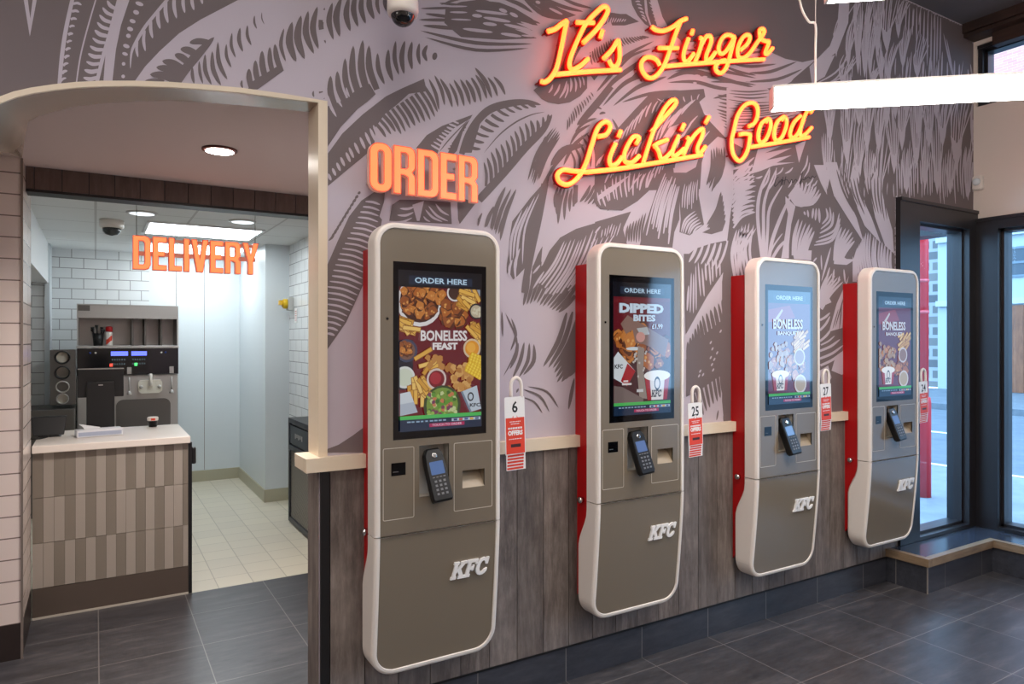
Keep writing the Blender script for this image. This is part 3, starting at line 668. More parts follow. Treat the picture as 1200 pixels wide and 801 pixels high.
# between third and fourth kiosk
m.view(850, 290, 5)
m.H('l', [(545, 320), (560, 370)], [(600, 130), (660, 170), (700, 200)], 6, 15, -.06, (.9, 0), .06)
m.P('l', [(555, 280), (580, 240), (620, 320), (550, 350)])
m.P('l', [(722, 165), (692, 300), (684, 470), (606, 492), (650, 330), (690, 240)])
m.layer(3); m.S('d', [(700, 260, 640, 470, 7), (680, 330, 665, 480, 7), (660, 360, 625, 480, 6)]); m.layer(2)
m.S('l', [(552, 425, 612, 380, 14), (552, 485, 612, 400, 14), (552, 548, 622, 470, 14), (552, 605, 672, 535, 15), (552, 650, 690, 570, 15), (555, 690, 690, 605, 15), (558, 570, 640, 515, 10)], .06, (.9, 0))
m.P('l', [(690, 600), (640, 650), (620, 720), (680, 745), (690, 740)])
m.P('l', [(550, 720), (600, 690), (620, 760), (600, 800), (560, 800)])
# painted signature
m.layer(4)
m.view(860, 100, 6.673)
for st in ([(345, 715), (322, 735), (315, 790), (340, 770), (352, 745)], [(352, 760), (372, 735), (360, 790)], [(380, 715), (372, 785)], [(402, 710), (388, 780)], [(376, 750), (410, 738), (430, 765), (448, 735), (455, 760), (478, 735), (490, 752)], [(535, 670), (512, 772), (528, 735), (548, 740), (556, 712)], [(556, 735), (578, 715), (592, 730), (610, 708), (622, 722), (640, 706)]):
    m.B('k', st, 5, (.8, .5))

m.layer(0)
for a_, b_ in ((-3.995, -2.2), (-2.2, -.9)): wall.use('mural_dark'); wall.poly([(a_, -.0003, 2.5), (b_, -.0003, 2.5), (b_, -.0003, CEIL - .005), (a_, -.0003, CEIL - .005)])

o = wall.build('wall_back', fix=False)
struct(o, 'pale lilac wall covered with a taupe leaf and feather mural', 'wall')

# soffit of the arch: from its front edge back to the passage ceiling, then to the tiled pier
back_px = [(363, 132), (333, 128), (283, 123.5), (240, 120), (200, 118), (160, 118.8), (120, 121), (90, 125), (65, 130.5), (45, 136), (33, 143), (30.5, 155)]
back = [on_z(u, v, COR) for u, v in back_px]
back[0].x = JX; back[0].y = TH
back += [Vector((-.2965, 1.485, COR)), Vector((-.42, 1.485, COR)), Vector((-.7, 1.485, COR)), Vector((-1.0, 1.485, COR)), Vector((-1.0, 1.485, 2.2))]
back = back[:len(ARCH) - 1]
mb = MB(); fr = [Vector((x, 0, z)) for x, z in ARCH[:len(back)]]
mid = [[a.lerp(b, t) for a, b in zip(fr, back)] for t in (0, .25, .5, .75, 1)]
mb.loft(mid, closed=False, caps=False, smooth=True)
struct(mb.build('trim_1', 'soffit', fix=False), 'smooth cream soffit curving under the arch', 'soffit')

# trim strip round the arch and the right jamb
mb = MB(); outer = []
for i, (x, z) in enumerate(ARCH):
    a = Vector(ARCH[max(i - 1, 0)]); b = Vector(ARCH[min(i + 1, len(ARCH) - 1)]); t = (b - a).normalized()
    nrm = Vector((t.y, -t.x))
    if i == 0: nrm = Vector((1, .62))
    outer.append((x + nrm.x * .029 if i == 0 else x + nrm.x * .017, z + nrm.y * .017))
loop = [(JX + .029, 1.08)] + outer + [(x, z) for x, z in ARCH[::-1]] + [(JX, 1.08)]
mb.slab([loop], -.006, .004)
mb.box(JX - .004, JX, -.006, TH, 1.08, COR - .004)
struct(mb.build('trim_2', 'cream'), 'cream trim strip edging the arch and its right jamb', 'trim')

# wainscot of planks below the chair rail, rail, black corner strip and skirting
mb = MB()
e = 1.517 - .1325 * 8
xs = [JX + .036] + [e + .1325 * k for k in range(-1, 40) if JX + .06 < e + .1325 * k < 4.3] + [4.33]
for a, b in zip(xs, xs[1:]): mb.box(a + .0016, b - .0016, -.014, 0, .157, 1.032)
mb.box(JX - .006, JX + .002, .001, TH - .001, .02, 1.032)
w = mb.build('trim_3', 'plank'); struct(w, 'weathered grey brown plank wainscot under the mural', 'wainscot')
mb = MB(); mb.box(JX + .003, 4.33, -.003, 0, .15, 1.032); mb.box(JX + .003, 4.33, -.016, 0, .148, .156); mb.box(JX + .0025, JX + .034, -.015, 0, 0, 1.032)
struct(mb.build('trim_4', 'black'), 'black backing and corner strip of the plank wainscot', 'trim')
mb = MB(); mb.slab([[(JX - .055, 1.030), (4.33, 1.030), (4.33, 1.080), (JX - .055, 1.080)]], -.036, -.0005)
mb.box(JX - .055, JX - .0005, 0, TH, 1.030, 1.080)
struct(mb.build('trim_5', 'cream', bevel=.003), 'cream chair rail along the mural wall', 'chair rail')
mb = MB(); mb.box(JX + .036, 4.205, -.010, 0, 0, .148)
struct(mb.build('baseboard_back', 'slate_skirt'), 'dark slate tile skirting under the planks', 'skirting')

# floors
mb = MB(); mb.box(-4, RX + .2, -6.2, 2.0, -.08, 0)
struct(mb.build('floor', 'slate'), 'dark slate tiled floor', 'floor')
mb = MB(); mb.box(-3, 2.2, 2.0, 6.2, -.08, 0)
struct(mb.build('floor_kitchen', 'cream_floor'), 'cream tiled floor of the delivery room', 'floor')

# main ceiling, far walls
mb = MB(); mb.box(-4, RX + .3, -6.2, TH, CEIL, CEIL + .1)
struct(mb.build('ceiling', 'ceiling'), 'dark grey main ceiling', 'ceiling')
mb = MB(); mb.box(-4.1, -4, -6.2, TH, 0, CEIL)
struct(mb.build('wall_left', 'plaster'), 'plaster wall on the left', 'wall')
mb = MB(); mb.box(-4.1, RX + .3, -6.3, -6.2, 0, CEIL)
struct(mb.build('wall_front', 'plaster'), 'plaster wall behind the viewer', 'wall')

# passage and delivery room
mb = MB()
mb.box(-3, JX, TH, 1.66, COR, COR + .05); mb.box(JX, 1.56, TH, 1.66, COR, COR + .05)
struct(mb.build('ceiling_passage', 'pink_ceiling'), 'plain ceiling of the passage behind the arch', 'ceiling')
mb = MB(); mb.box(-3, 2.2, 1.78, 5.6, 2.385, 2.44)
struct(mb.build('ceiling_kitchen', 'back_ceiling'), 'white tiled ceiling of the delivery room', 'ceiling')
mb = MB(); mb.use('column_tile'); mb.poly([(-3, 1.49, .168), (-.296, 1.49, .168), (-.296, 1.49, COR), (-3, 1.49, COR)])
mb.use('column_tile_y'); mb.poly([(-.296, 1.49, .168), (-.296, 2.0, .168), (-.296, 2.0, COR), (-.296, 1.49, COR)])
mb.use('column_tile'); mb.poly([(-3, 1.49, .168), (-3, 2.0, .168), (-3, 2.0, COR), (-3, 1.49, COR)]); mb.poly([(-3, 2.0, .168), (-.296, 2.0, .168), (-.296, 2.0, COR), (-3, 2.0, COR)])
struct(mb.build('wall_pier'), 'pale tiled pier at the left of the delivery counter', 'wall')
mb = MB(); mb.box(-3, -.2955, 1.4895, 1.995, 0, .168)
struct(mb.build('baseboard_pier', mat('dark brown skirting', (44, 34, 32), .4)), 'dark brown skirting of the tiled pier', 'skirting')
mb = MB(); mb.box(-.302, -.292, 1.485, 1.494, 0, COR - .002)
struct(mb.build('trim_6', mat('grey tile trim', (150, 138, 130), .3, .5)), 'thin metal corner trim of the tiled pier', 'trim')
mb = MB(); mb.box(-3.05, -3, TH, 6.2, 0, COR); struct(mb.build('wall_passage_left', 'plaster'), 'end wall of the passage', 'wall')
mb = MB(); mb.box(1.56, 1.64, TH, 2.0, 0, COR); struct(mb.build('wall_passage_right', 'plaster'), 'right wall of the passage', 'wall')

# plank bulkhead over the counter opening
mb = MB(); zb = 2.232
xs = [-.296 + .036 + .1155 * k for k in range(0, 17)]
mb.use('plank_dark')
mb.box(-.294, xs[0] - .002, 1.655, 1.675, zb + .014, COR - .001)
for a, b in zip(xs, xs[1:]): mb.box(a + .002, b - .002, 1.655, 1.675, zb + .014, COR - .001)
mb.use('black'); mb.box(-.294, 1.56, 1.66, 1.78, zb, zb + .0135); mb.box(-.294, 1.56, 1.676, 1.78, zb + .0136, 2.385)
struct(mb.build('beam_bulkhead'), 'dark plank bulkhead with a black underside above the counter', 'beam')

# rear of the delivery room
YB = 5.5
mb = MB()
mb.use('white_tile'); mb.poly([(-.36, YB, .1), (.47, YB, .1), (.47, YB, 2.385), (-.36, YB, 2.385)])
mb.use('cladding')
mb.poly([(.47, YB, .1), (2.2, YB, .1), (2.2, YB, 2.385), (.47, YB, 2.385)])
for x in (.72, .99): mb.use('grout'); mb.box(x, x + .004, YB - .003, YB, .12, 2.385)
mb.use('white_tile'); mb.poly([(-3, YB - .35, 0), (-.40, YB - .35, 0), (-.40, YB - .35, 2.385), (-3, YB - .35, 2.385)])
mb.use('cladding'); mb.box(-.40, -.36, YB - .37, YB, 0, 2.385)
struct(mb.build('wall_kitchen_rear', fix=False), 'white brick tiled rear wall of the delivery room with smooth cladding', 'wall')
mb = MB(); mb.box(-1.6, -.372, 2.05, YB - .37, 2.02, 2.385)
struct(mb.build('beam_hatch', 'white_matt'), 'white bulkhead over the hatch left of the counter', 'beam')
# cladding return and pier on the right
mb = MB(); mb.box(1.345, 2.2, 4.16, 4.4, .1, 2.385); mb.box(1.345, 1.43, 4.4, YB, .1, 2.385)
struct(mb.build('wall_kitchen_pier', 'cladding'), 'pale clad pier in the delivery room', 'wall')
mb = MB(); mb.box(-3, 1.36, YB - .014, YB, 0, .115); mb.box(1.333, 1.345, 4.15, YB - .014, 0, .115); mb.box(1.333, 1.56, 4.148, 4.16, 0, .115)
struct(mb.build('baseboard_kitchen', 'cove'), 'stone coloured tile cove round the delivery room floor', 'skirting')
mb = MB(); mb.use('white_tile_y'); mb.poly([(1.56, 2.0, 0), (1.56, 4.16, 0), (1.56, 4.16, 2.385), (1.56, 2.0, 2.385)])
mb.use('white_matt'); mb.box(1.561, 1.64, 2.0, 4.159, 0, 2.385)
struct(mb.build('wall_kitchen_right', fix=False), 'white brick tiled right wall of the delivery room', 'wall')

# right-hand window wall: solid pieces
mb = MB(); mb.box(RX, RX + .2, -6.2, TH, 2.342, 3.13); mb.box(RX, RX + .2, -6.2, TH, 3.56, CEIL); mb.box(RX, RX + .2, -.02, TH, 3.13, 3.56)
mb.box(RX, RX + .2, -6.2, -5.6, 0, 3.56)
struct(mb.build('wall_right', 'plaster'), 'warm white plaster band above the street windows', 'wall')
mb = MB(); mb.box(5.13, RX, -6.2, -.004, 3.615, CEIL); mb.box(5.15, RX, -6.2, -.004, 3.59, 3.613); mb.box(5.22, RX, -6.2, -.15, 3.50, 3.588)
struct(mb.build('beam_timber', 'beam'), 'old dark timber beam under the ceiling along the window wall', 'beam')

def glazed(name, axis, a0, a1, z0, z1, at, depth, st, rail, sill, label, mull=(), m='frame'):
    """framed pane: a0..a1 along the axis, stiles st=(first, last) and rails; the pane is its child"""
    mb = MB()
    def bx(p0, p1, q0, q1, d0, d1):
        mb.box(p0, p1, d0, d1, q0, q1) if axis == 'x' else mb.box(d0, d1, p0, p1, q0, q1)
    d0, d1 = at, at + depth
    bx(a0, a0 + st[0], z0, z1, d0, d1); bx(a1 - st[1], a1, z0, z1, d0, d1)
    bx(a0 + st[0], a1 - st[1], z1 - rail, z1, d0, d1); bx(a0 + st[0], a1 - st[1], z0, z0 + sill, d0, d1)
    # stepped inner bead
    i0, i1 = a0 + st[0], a1 - st[1]
    for w_, (e0, e1) in ((.018, (d0 + depth * .3, d1)),):
        bx(i0, i0 + w_, z0 + sill, z1 - rail, e0, e1); bx(i1 - w_, i1, z0 + sill, z1 - rail, e0, e1)
        bx(i0, i1, z1 - rail - w_, z1 - rail, e0, e1); bx(i0, i1, z0 + sill, z0 + sill + w_, e0, e1)
    # raised outer moulding
    bx(a0, a1, z1 - .022, z1, d0 - .008 if depth > 0 else d0 + .008, d0)
    for q in mull: bx(q - .03, q + .03, z0 + sill, z1 - rail, d0 + depth * .2, d1)
    o = mb.build(name, m); struct(o, label, 'window')
    mb = MB(); g = (d0 + d1) / 2 + depth * .2
    if axis == 'x': mb.poly([(i0, g, z0 + sill), (i1, g, z0 + sill), (i1, g, z1 - rail), (i0, g, z1 - rail)])
    else: mb.poly([(g, i0, z0 + sill), (g, i1, z0 + sill), (g, i1, z1 - rail), (g, i0, z1 - rail)])
    mb.build('pane', 'glass', o); return o
glazed('window_1', 'x', 4.332, RX - .002, .205, 2.40, -.03, .14, (.222, .115), .135, .022, 'black framed shop window at the end of the mural wall')
ys = [-.002, -1.55, -3.0, -4.4, -5.6]
for k in range(4):
    b_, a_ = ys[k], ys[k + 1]
    glazed('window_%d' % (k + 2), 'y', a_, b_, .205 if k < 3 else .02, 2.342, RX - .03, .16, (.05, .165 if k == 0 else .05), .085, .022,
           ['black framed street window right of the corner post', 'second street window from the corner', 'third street window from the corner', 'fourth street window from the corner'][k])
glazed('window_6', 'y', -5.6, -.02, 3.13, 3.56, RX + .02, .12, (.03, .03), .03, .03, 'high transom window under the timber beam', mull=(-1.9, -3.8))

# raised tiled step below the windows
pl = [(4.21, -.003), (4.21, -.258), (4.98, -.258), (4.98, -4.4), (RX + .02, -4.4), (RX + .02, -.003)]
mb = MB(); mb.use('slate_skirt')
for p, q in ((0, 1), (1, 2), (2, 3), (3, 4)):
    a, b = pl[p], pl[q]; mb.poly([(a[0], a[1], 0), (b[0], b[1], 0), (b[0], b[1], .16), (a[0], a[1], .16)])
mb.use(mat('dark slate step top', (48, 54, 66), .2)); vs = [mb.v((x, y, .203)) for x, y in pl]; mb.face(vs); vs = [mb.v((x, y, .001)) for x, y in pl]; mb.face(vs)
struct(mb.build('floor_step', fix=False), 'raised slate step below the shop windows', 'step')
mb = MB()
mb.use('nosing_y'); mb.box(4.195, 4.235, -.273, -.003, .16, .208); mb.box(4.965, 5.005, -4.4, -.2335, .16, .208)
mb.use('nosing'); mb.box(4.2352, 4.9648, -.273, -.233, .16, .208)
mb.use('nosing_y'); mb.box(4.9648, 4.966, -.273, -.233, .16, .208)
struct(mb.build('trim_7', bevel=.002), 'oak nosing along the edge of the raised step', 'trim')
mb = MB(); mb.box(4.203, 4.2095, -.2645, -.2575, 0, .16)
struct(mb.build('trim_8', mat('pale metal corner bead', (170, 160, 150), .4, .5)), 'metal corner bead on the raised step', 'trim')

# ------------------------------------------------------------------ outside
def ground_mat(name, c, c2, sc_=3):
    m = mat(name, c, .7); t = NT(m); n = t.noise(t.obj(), sc_, 8, .65); t.l(t.ramp(n, [(.3, lin(c)), (.7, lin(c2))]), t.b.inputs['Base Color']); return m
mb = MB(); mb.box(4.33, RX + .2, TH, 12, -.1, -.001); mb.box(RX + .2, 8.6, -14, 30, -.1, -.001)
struct(mb.build('pavement_near', ground_mat('pale paving', (106, 110, 116), (130, 134, 140))), 'pale pavement outside the shop', 'pavement')
mb = MB(); mb.box(8.6, 15.9, -14, 30, -.14, -.03)
struct(mb.build('road', ground_mat('grey asphalt', (82, 88, 96), (102, 108, 115))), 'grey street outside the windows', 'road')
mb = MB()
for y in (9, 6, 3, 0): mb.box(11.9, 12.02, y, y + 1.6, -.03, -.027)
mb.box(8.8, 8.9, -14, 30, -.03, -.027)
struct(mb.build('road_marking', 'white_matt'), 'white lane lines on the street', 'road marking')
mb = MB(); mb.box(15.9, 16.1, -14, 30, -.1, .10); mb.box(16.1, 21, -14, 30, -.1, .09)
struct(mb.build('pavement_far', ground_mat('far paving', (88, 92, 98), (108, 112, 118))), 'far pavement across the street', 'pavement')

def building():
    X = 21
    t = thing('street_building', 'white rendered building with brown timber garage doors across the street', 'building', (X + 1, 0, 0))
    t['kind'] = 'thing'
    mb = MB(); mb.box(X, X + 6, -12, 8.35, .09, 6.6)
    wl = mb.build('wall', mat('white render', (156, 161, 165), .7), t)
    mb = MB()
    for z0, z1 in ((2.46, 2.62), (4.3, 4.45), (5.0, 5.12)): mb.box(X - .12, X, -12, 8.35, z0, z1)
    mb.build('ledge', mat('pale ledge', (168, 173, 177), .6), t)
    wood = mat_wood('brown garage timber', (92, 50, 28), (128, 74, 44), (152, 94, 60), 'z', .5)
    for y1 in (6.75, 3.2, -.4):
        mb = MB()
        for k in range(10): mb.box(X - .07, X - .001, y1 - .3 * (k + 1) + .006, y1 - .3 * k, .1, 2.42)
        mb.build('garage_door', wood, t)
    for y1 in (6.7, 4.4, 2.1, -.2):
        mb = MB(); mb.use(mat('grey window bars', (96, 108, 118), .5))
        for q in (0, .62, 1.24, 1.86): mb.box(X - .05, X - .002, y1 - q - .05, y1 - q, 3.2, 3.98)
        for z in (3.2, 3.56, 3.95): mb.box(X - .05, X - .002, y1 - 1.91, y1, z - .03, z + .03)
        w_ = mb.build('window_frame', None, t)
        mb = MB(); mb.poly([(X - .02, y1 - 1.91, 3.2), (X - .02, y1, 3.2), (X - .02, y1, 3.98), (X - .02, y1 - 1.91, 3.98)]); mb.build('pane', mat('dark glass', (48, 58, 68), .1), w_)
building()
def brick_building():
    X = 23.2
    t = thing('brick_building', 'pink brick upper storeys with a recessed panel seen through the transom', 'building', (X + 1.5, 0, 0))
    mb = MB(); mb.box(X, X + 3, -14, 8.3, 6.7, 16)
    mb.build('wall', mat_brick('pink brick', (206, 138, 122), (190, 124, 112), (206, 170, 160), .25, .08, 'yz', .8), t)
    for y in (6.6, 3.1, -.4):
        mb = MB()
        lo = rrect(y - 2.6, y, 9.3, 10.5, .4, .1); li = rrect(y - 2.35, y - .25, 9.55, 10.25, .3, .1)
        mb.slab([lo, li], X - .12, X - .001, lambda a, z, d: (d, a, z))
        mb.build('moulding', mat('rose moulding', (190, 140, 130), .8), t)
brick_building()
mb = MB(); mb.box(21.3, 26, 8.36, 22, .10, 9)
tag(mb.build('stone_building', mat_brick('rough stone wall', (120, 116, 112), (74, 76, 82), (150, 150, 150), .7, .32, 'yz', .9, gap=.05), origin=(23.6, 15, 0)), 'dark rough stone building beyond the white one across the street', 'building')
mb = MB(); mb.box(5.36, 5.56, TH + .01, 3.2, 2.285, 2.8)
struct(mb.build('beam_shopfront', 'black'), 'black fascia over the pavement outside the corner window', 'beam')
pp = Vector((6.8, 1.16, 0))
t = thing('red_pole', 'tall red pole standing on the pavement outside the corner window', 'pole', pp)
mb = MB(); mb.lathe([(.052, .95), (.052, 4.2)], pp, 20); mb.build('shaft', mat('red pole paint', (214, 44, 52), .45), t)
mb = MB(); mb.lathe([(.073, 0), (.073, .9), (.066, .95), (.052, .953)], pp, 20); mb.build('base', mat('red pole base paint', (196, 34, 44), .45), t)
for z in (1.75, 2.05):
    mb = MB(); mb.lathe([(.052, z), (.056, z), (.056, z + .03), (.052, z + .03)], pp, 20); mb.build('collar', mat('pole collar', (220, 90, 96), .4), t)

# ------------------------------------------------------------------ ordering kiosks
KX = [.834, 1.811, 2.809, 3.763]
K0 = KX[0]
KW, ZT, ZS, ZB = .508, 1.917, .806, .292
YF = -.18
KORG = Vector((K0 + KW / 2, -.09, ZB))
def yfr(z):                         # the lower cover leans back towards its foot
    t = max(0, min(1, (ZS - z) / (ZS - ZB))); return YF + .045 * t ** 1.35
def ybk(z):
    if z >= .765: return YF + .085
    if z <= .60: return -.036
    t = (.765 - z) / .165; t = t * t * (3 - 2 * t); return (YF + .085) * (1 - t) + (-.036) * t

def shell(z0, z1, rt, rb, it, ib):
    """hollow-fronted cover: back outline, side wall, rounded front rim, inner lip"""
    mb = MB(); N = 10
    def ring(d, y, extra=0):
        out = []
        o = rrect(K0 + d, K0 + KW - d, z0 + d * ib, z1 - d * it, max(rt - d, 0) if rt else 0, max(rb - d, 0) if rb else 0, N)
        for x, z in o: out.append((x, y(z), z))
        return out
    def dens(r):                    # extra points along the straight sides so that the profile can bend
        out = []
        for a, b in zip(r, r[1:] + r[:1]):
            out.append(a); L = abs(a[2] - b[2])
            k = int(L / .035)
            for i in range(1, k + 1): out.append(tuple(a[j] + (b[j] - a[j]) * i / (k + 1) for j in range(3)))
        return out
    def rr(d, y):
        o = rrect(K0 + d, K0 + KW - d, z0 + d * ib, z1 - d * it, (rt - d) if rt else 0, (rb - d) if rb else 0, N)
        n0 = rrect(K0, K0 + KW, z0, z1, rt, rb, N); out = []
        for i in range(len(o)):
            a, b = o[i], o[(i + 1) % len(o)]; a0, b0 = n0[i], n0[(i + 1) % len(o)]
            k = int(abs(a0[1] - b0[1]) / .035)
            for j in range(k + 1):
                t = j / (k + 1); out.append((a[0] + (b[0] - a[0]) * t, a[1] + (b[1] - a[1]) * t))
        return [(x, y(z), z) for x, z in out]
    mb.loft([rr(.012, lambda z: ybk(z)), rr(0, lambda z: ybk(z) - .012), rr(0, lambda z: yfr(z) + .012), rr(.0035, lambda z: yfr(z) + .0035), rr(.010, lambda z: yfr(z)), rr(.019, lambda z: yfr(z)), rr(.021, lambda z: yfr(z) + .005), rr(.021, lambda z: yfr(z) + .014)], True, False)
    r = [mb.bm.faces[:]] if False else None
    # back plate
    b = rr(.012, lambda z: ybk(z)); mb.fill([[(x, z) for x, y, z in b]], lambda x, z: (x, ybk(z), z))
    return mb

kiosk = thing('ordering_kiosk', '', 'kiosk', KORG, 'self-service kiosks along the mural wall')
o = shell(ZS + .002, ZT, .078, 0, 1, 0).build('upper_shell', 'white', kiosk)
o = shell(ZB, ZS - .002, 0, .092, 0, 1).build('lower_shell', 'white', kiosk)
for c in (o,): pass
# red wall mount
mb = MB(); prof = [(-.001, 1.83), (-.094, 1.83), (-.094, .76), (-.0355, .60), (-.0355, .40), (-.001, .355)]
mb.loft([[(K0 + .018, y, z) for y, z in prof], [(K0 + KW - .018, y, z) for y, z in prof]])
mt = mb.build('wall_mount', 'red', kiosk)
mb = MB(); mb.lathe([(.012, 0), (.012, .006), (.016, .010), (.013, .02), (.004, .024)], (0, 0, 0), 14, Matrix.Translation((K0 + .018, -.055, .80)) @ Matrix.Rotation(-math.pi / 2, 4, 'Y'))
mb.build('lock_knob', 'chrome', mt)
# upper front panel with its openings
UP = rrect(K0 + .0205, K0 + KW - .0205, ZS + .002, ZT - .0205, .058, 0, 10)
SCR = (K0 + .069, K0 + .445, 1.144, 1.779); PKT = (K0 + .169, K0 + .288, .930, 1.117); SLT = (K0 + .344, K0 + .438, .944, 1.010); RDR = (K0 + .062, K0 + .116, 1.018, 1.063)
q4 = lambda r: [(r[0], r[2]), (r[1], r[2]), (r[1], r[3]), (r[0], r[3])]
mb = MB(); mb.use('panel'); mb.slab([UP, q4(SCR), q4(PKT), q4(SLT), q4(RDR)], YF + .005, YF + .013)
fp = mb.build('front_panel', None, kiosk)
for r in ((K0 + .031, K0 + .149, .862, 1.117), (K0 + .308, K0 + .472, .861, 1.116)):
    mb = MB(); mb.slab([rrect(r[0], r[1], r[2], r[3], .006, .006, 4), rrect(r[0] + .0022, r[1] - .0022, r[2] + .0022, r[3] - .0022, .004, .004, 4)], YF + .0043, YF + .006)
    mb.build('engraved_line', 'groove', fp)
mb = MB(); mb.lathe([(.0045, 0), (.0045, .003)], (0, 0, 0), 12, Matrix.Translation((K0 + .047, YF + .0055, 1.575)) @ Matrix.Rotation(math.pi / 2, 4, 'X')); mb.build('sensor_hole', 'screen_black', fp)
# card reader
mb = MB(); mb.use('screen_black'); mb.box(RDR[0], RDR[1], YF + .004, YF + .03, RDR[2], RDR[3]); mb.use('steel_dark'); mb.box(RDR[0] + .006, RDR[0] + .026, YF + .003, YF + .004, RDR[2] + .012, RDR[2] + .0145)
mb.build('card_reader', None, kiosk)
# terminal pocket
def pocket(r, dep, name, m, slope=0):
    mb = MB(); x0, x1, z0, z1 = r; y0, y1 = YF + .006, YF + dep
    mb.poly([(x0, y1, z0 + slope), (x1, y1, z0 + slope), (x1, y1, z1), (x0, y1, z1)])
    mb.poly([(x0, y0, z0), (x0, y0, z1), (x0, y1, z1), (x0, y1, z0 + slope)]); mb.poly([(x1, y0, z0), (x1, y0, z1), (x1, y1, z1), (x1, y1, z0 + slope)])
    mb.poly([(x0, y0, z1), (x1, y0, z1), (x1, y1, z1), (x0, y1, z1)]); mb.poly([(x0, y0, z0), (x1, y0, z0), (x1, y1, z0 + slope), (x0, y1, z0 + slope)])
    return mb.build(name, m, kiosk, fix=False)
pocket(PKT, .055, 'terminal_pocket', 'pocket'); pocket(SLT, .05, 'receipt_slot', mat('tan slot lining', (160, 144, 122), .4), .056)
# payment terminal, leaning out of its pocket
TM = Matrix.Translation((K0 + .232, YF - .010, 1.010)) @ Matrix.Rotation(math.radians(-5), 4, 'Y') @ Matrix.Rotation(math.radians(-20), 4, 'X') @ Matrix.Scale(1.08, 4)
mb = MB()
o2 = [(-.032, -.092), (.032, -.092), (.036, -.085), (.036, .035), (.033, .07), (.022, .088), (-.022, .088), (-.033, .07), (-.036, .035), (-.036, -.085)]
def trn(x, z, y): return TM @ Vector((x, y, z))
mb.loft([[trn(x * s_, z * s_, y) for x, z in o2] for s_, y in ((.94, .020), (1, .012), (1, -.008), (.93, -.014))])
tb = mb.build('payment_terminal', 'terminal', kiosk)
mb = MB(); mb.fill([rrect(-.025, .025, -.002, .042, .003, .003, 3)], lambda x, z: trn(x, z, -.0146)); mb.build('display', mat('terminal display', (70, 90, 130), .1, emit=(.03, .05, .10), strength=1, sample=False), tb, fix=False)
mb = MB()
for rr_ in range(4):
    for cc in range(3): mb.box(-.02 + cc * .016, -.012 + cc * .016, -.0165, -.0135, -.028 - rr_ * .014, -.021 - rr_ * .014, TM)
for cc in range(4): mb.box(-.024 + cc * .013, -.016 + cc * .013, -.0165, -.0135, -.012, -.009, TM)
mb.build('keypad', 'key', tb)
mb = MB(); mb.lathe([(.010, 0), (.010, .003), (.006, .004)], (0, 0, 0), 14, TM @ Matrix.Translation((0, -.0135, .062)) @ Matrix.Rotation(math.pi / 2, 4, 'X')); mb.build('badge', 'chrome', tb)
# lower cover panel
LP = rrect(K0 + .0205, K0 + KW - .0205, ZB + .0205, ZS - .002, 0, .072, 10)
mb = MB(); n = 40
zs = sorted({round(z, 5) for x, z in LP} | {ZB + .0205 + (ZS - .0225 - ZB) * i / n for i in range(n + 1)})
def xr(z):
    r = .072; d = z - (ZB + .0205)
    return 0 if d >= r else r - math.sqrt(max(0, r * r - (r - d) ** 2))
rows = [[mb.v((K0 + .0205 + xr(z), yfr(z) + .005, z)), mb.v((K0 + KW - .0205 - xr(z), yfr(z) + .005, z))] for z in zs]
for a, b in zip(rows, rows[1:]): mb.face([a[0], a[1], b[1], b[0]], True)
mb.build('lower_panel', 'panel', kiosk)
# raised maker's lettering on the lower cover
KL = [[(0, 0), (.36, 0), (.36, .16), (.30, .16), (.30, .36), (.38, .44), (.56, .16), (.50, .16), (.50, 0), (.96, 0), (.96, .16), (.86, .16), (.58, .58), (.80, .84), (.92, .84), (.92, 1), (.50, 1), (.50, .84), (.56, .84), (.30, .55), (.30, .84), (.36, .84), (.36, 1), (0, 1), (0, .84), (.07, .84), (.07, .16), (0, .16)],
      [(0, 0), (.40, 0), (.40, .16), (.31, .16), (.31, .42), (.44, .42), (.44, .34), (.58, .34), (.58, .68), (.44, .68), (.44, .60), (.31, .60), (.31, .82), (.62, .82), (.62, .70), (.78, .70), (.78, 1), (0, 1), (0, .84), (.08, .84), (.08, .16), (0, .16)],
      [(.82, .60), (.82, 1.0), (.68, 1.0), (.64, .95), (.54, 1.0), (.42, 1.01), (.24, .97), (.09, .84), (0, .64), (0, .38), (.07, .18), (.2, .05), (.40, -.01), (.58, .0), (.74, .07), (.85, .2), (.85, .36), (.66, .30), (.56, .2), (.44, .17), (.32, .24), (.25, .38), (.25, .62), (.31, .77), (.43, .84), (.55, .80), (.63, .68), (.66, .60)]]
def kfc(mb, x0, z0, h, mp, y0, y1, gap=(0, .97, 1.74), sq=.9):
    for L, g in zip(KL, gap):
        mb.slab([[(x0 + (g + x) * h * sq + z * h * .26, z0 + z * h) for x, z in L]], y0, y1, mp)
mb = MB()
kfc(mb, K0 + .296, .606, .064, lambda x, z, y: (x, yfr(z) + .005 + y, z), -.009, -.0002)
mb.build('raised_lettering', mat('white raised letters', (240, 238, 236), .35), kiosk)
# display housing
mb = MB(); mb.box(SCR[0], SCR[1], YF + .0045, YF + .03, SCR[2], SCR[3]); scr0 = mb.build('screen', 'screen_black', kiosk)

def copy_tree(src, parent=None):
    c = src.copy(); COL.objects.link(c)
    if parent: c.parent = parent
    for ch in src.children: copy_tree(ch, c)
    return c
KLAB = ['self-service kiosk showing the boneless feast advert, first from the arch', 'self-service kiosk showing the dipped bites advert on a dark red screen',
        'self-service kiosk beside hanger card 27, with sky reflected over its advert', 'self-service kiosk nearest the corner window, beside hanger card 24']
kiosks = [kiosk]
for i in range(1, 4):
    k = copy_tree(kiosk); k.location = KORG + Vector((KX[i] - K0, 0, 0)); kiosks.append(k)
for k, l in zip(kiosks, KLAB): k['label'] = l

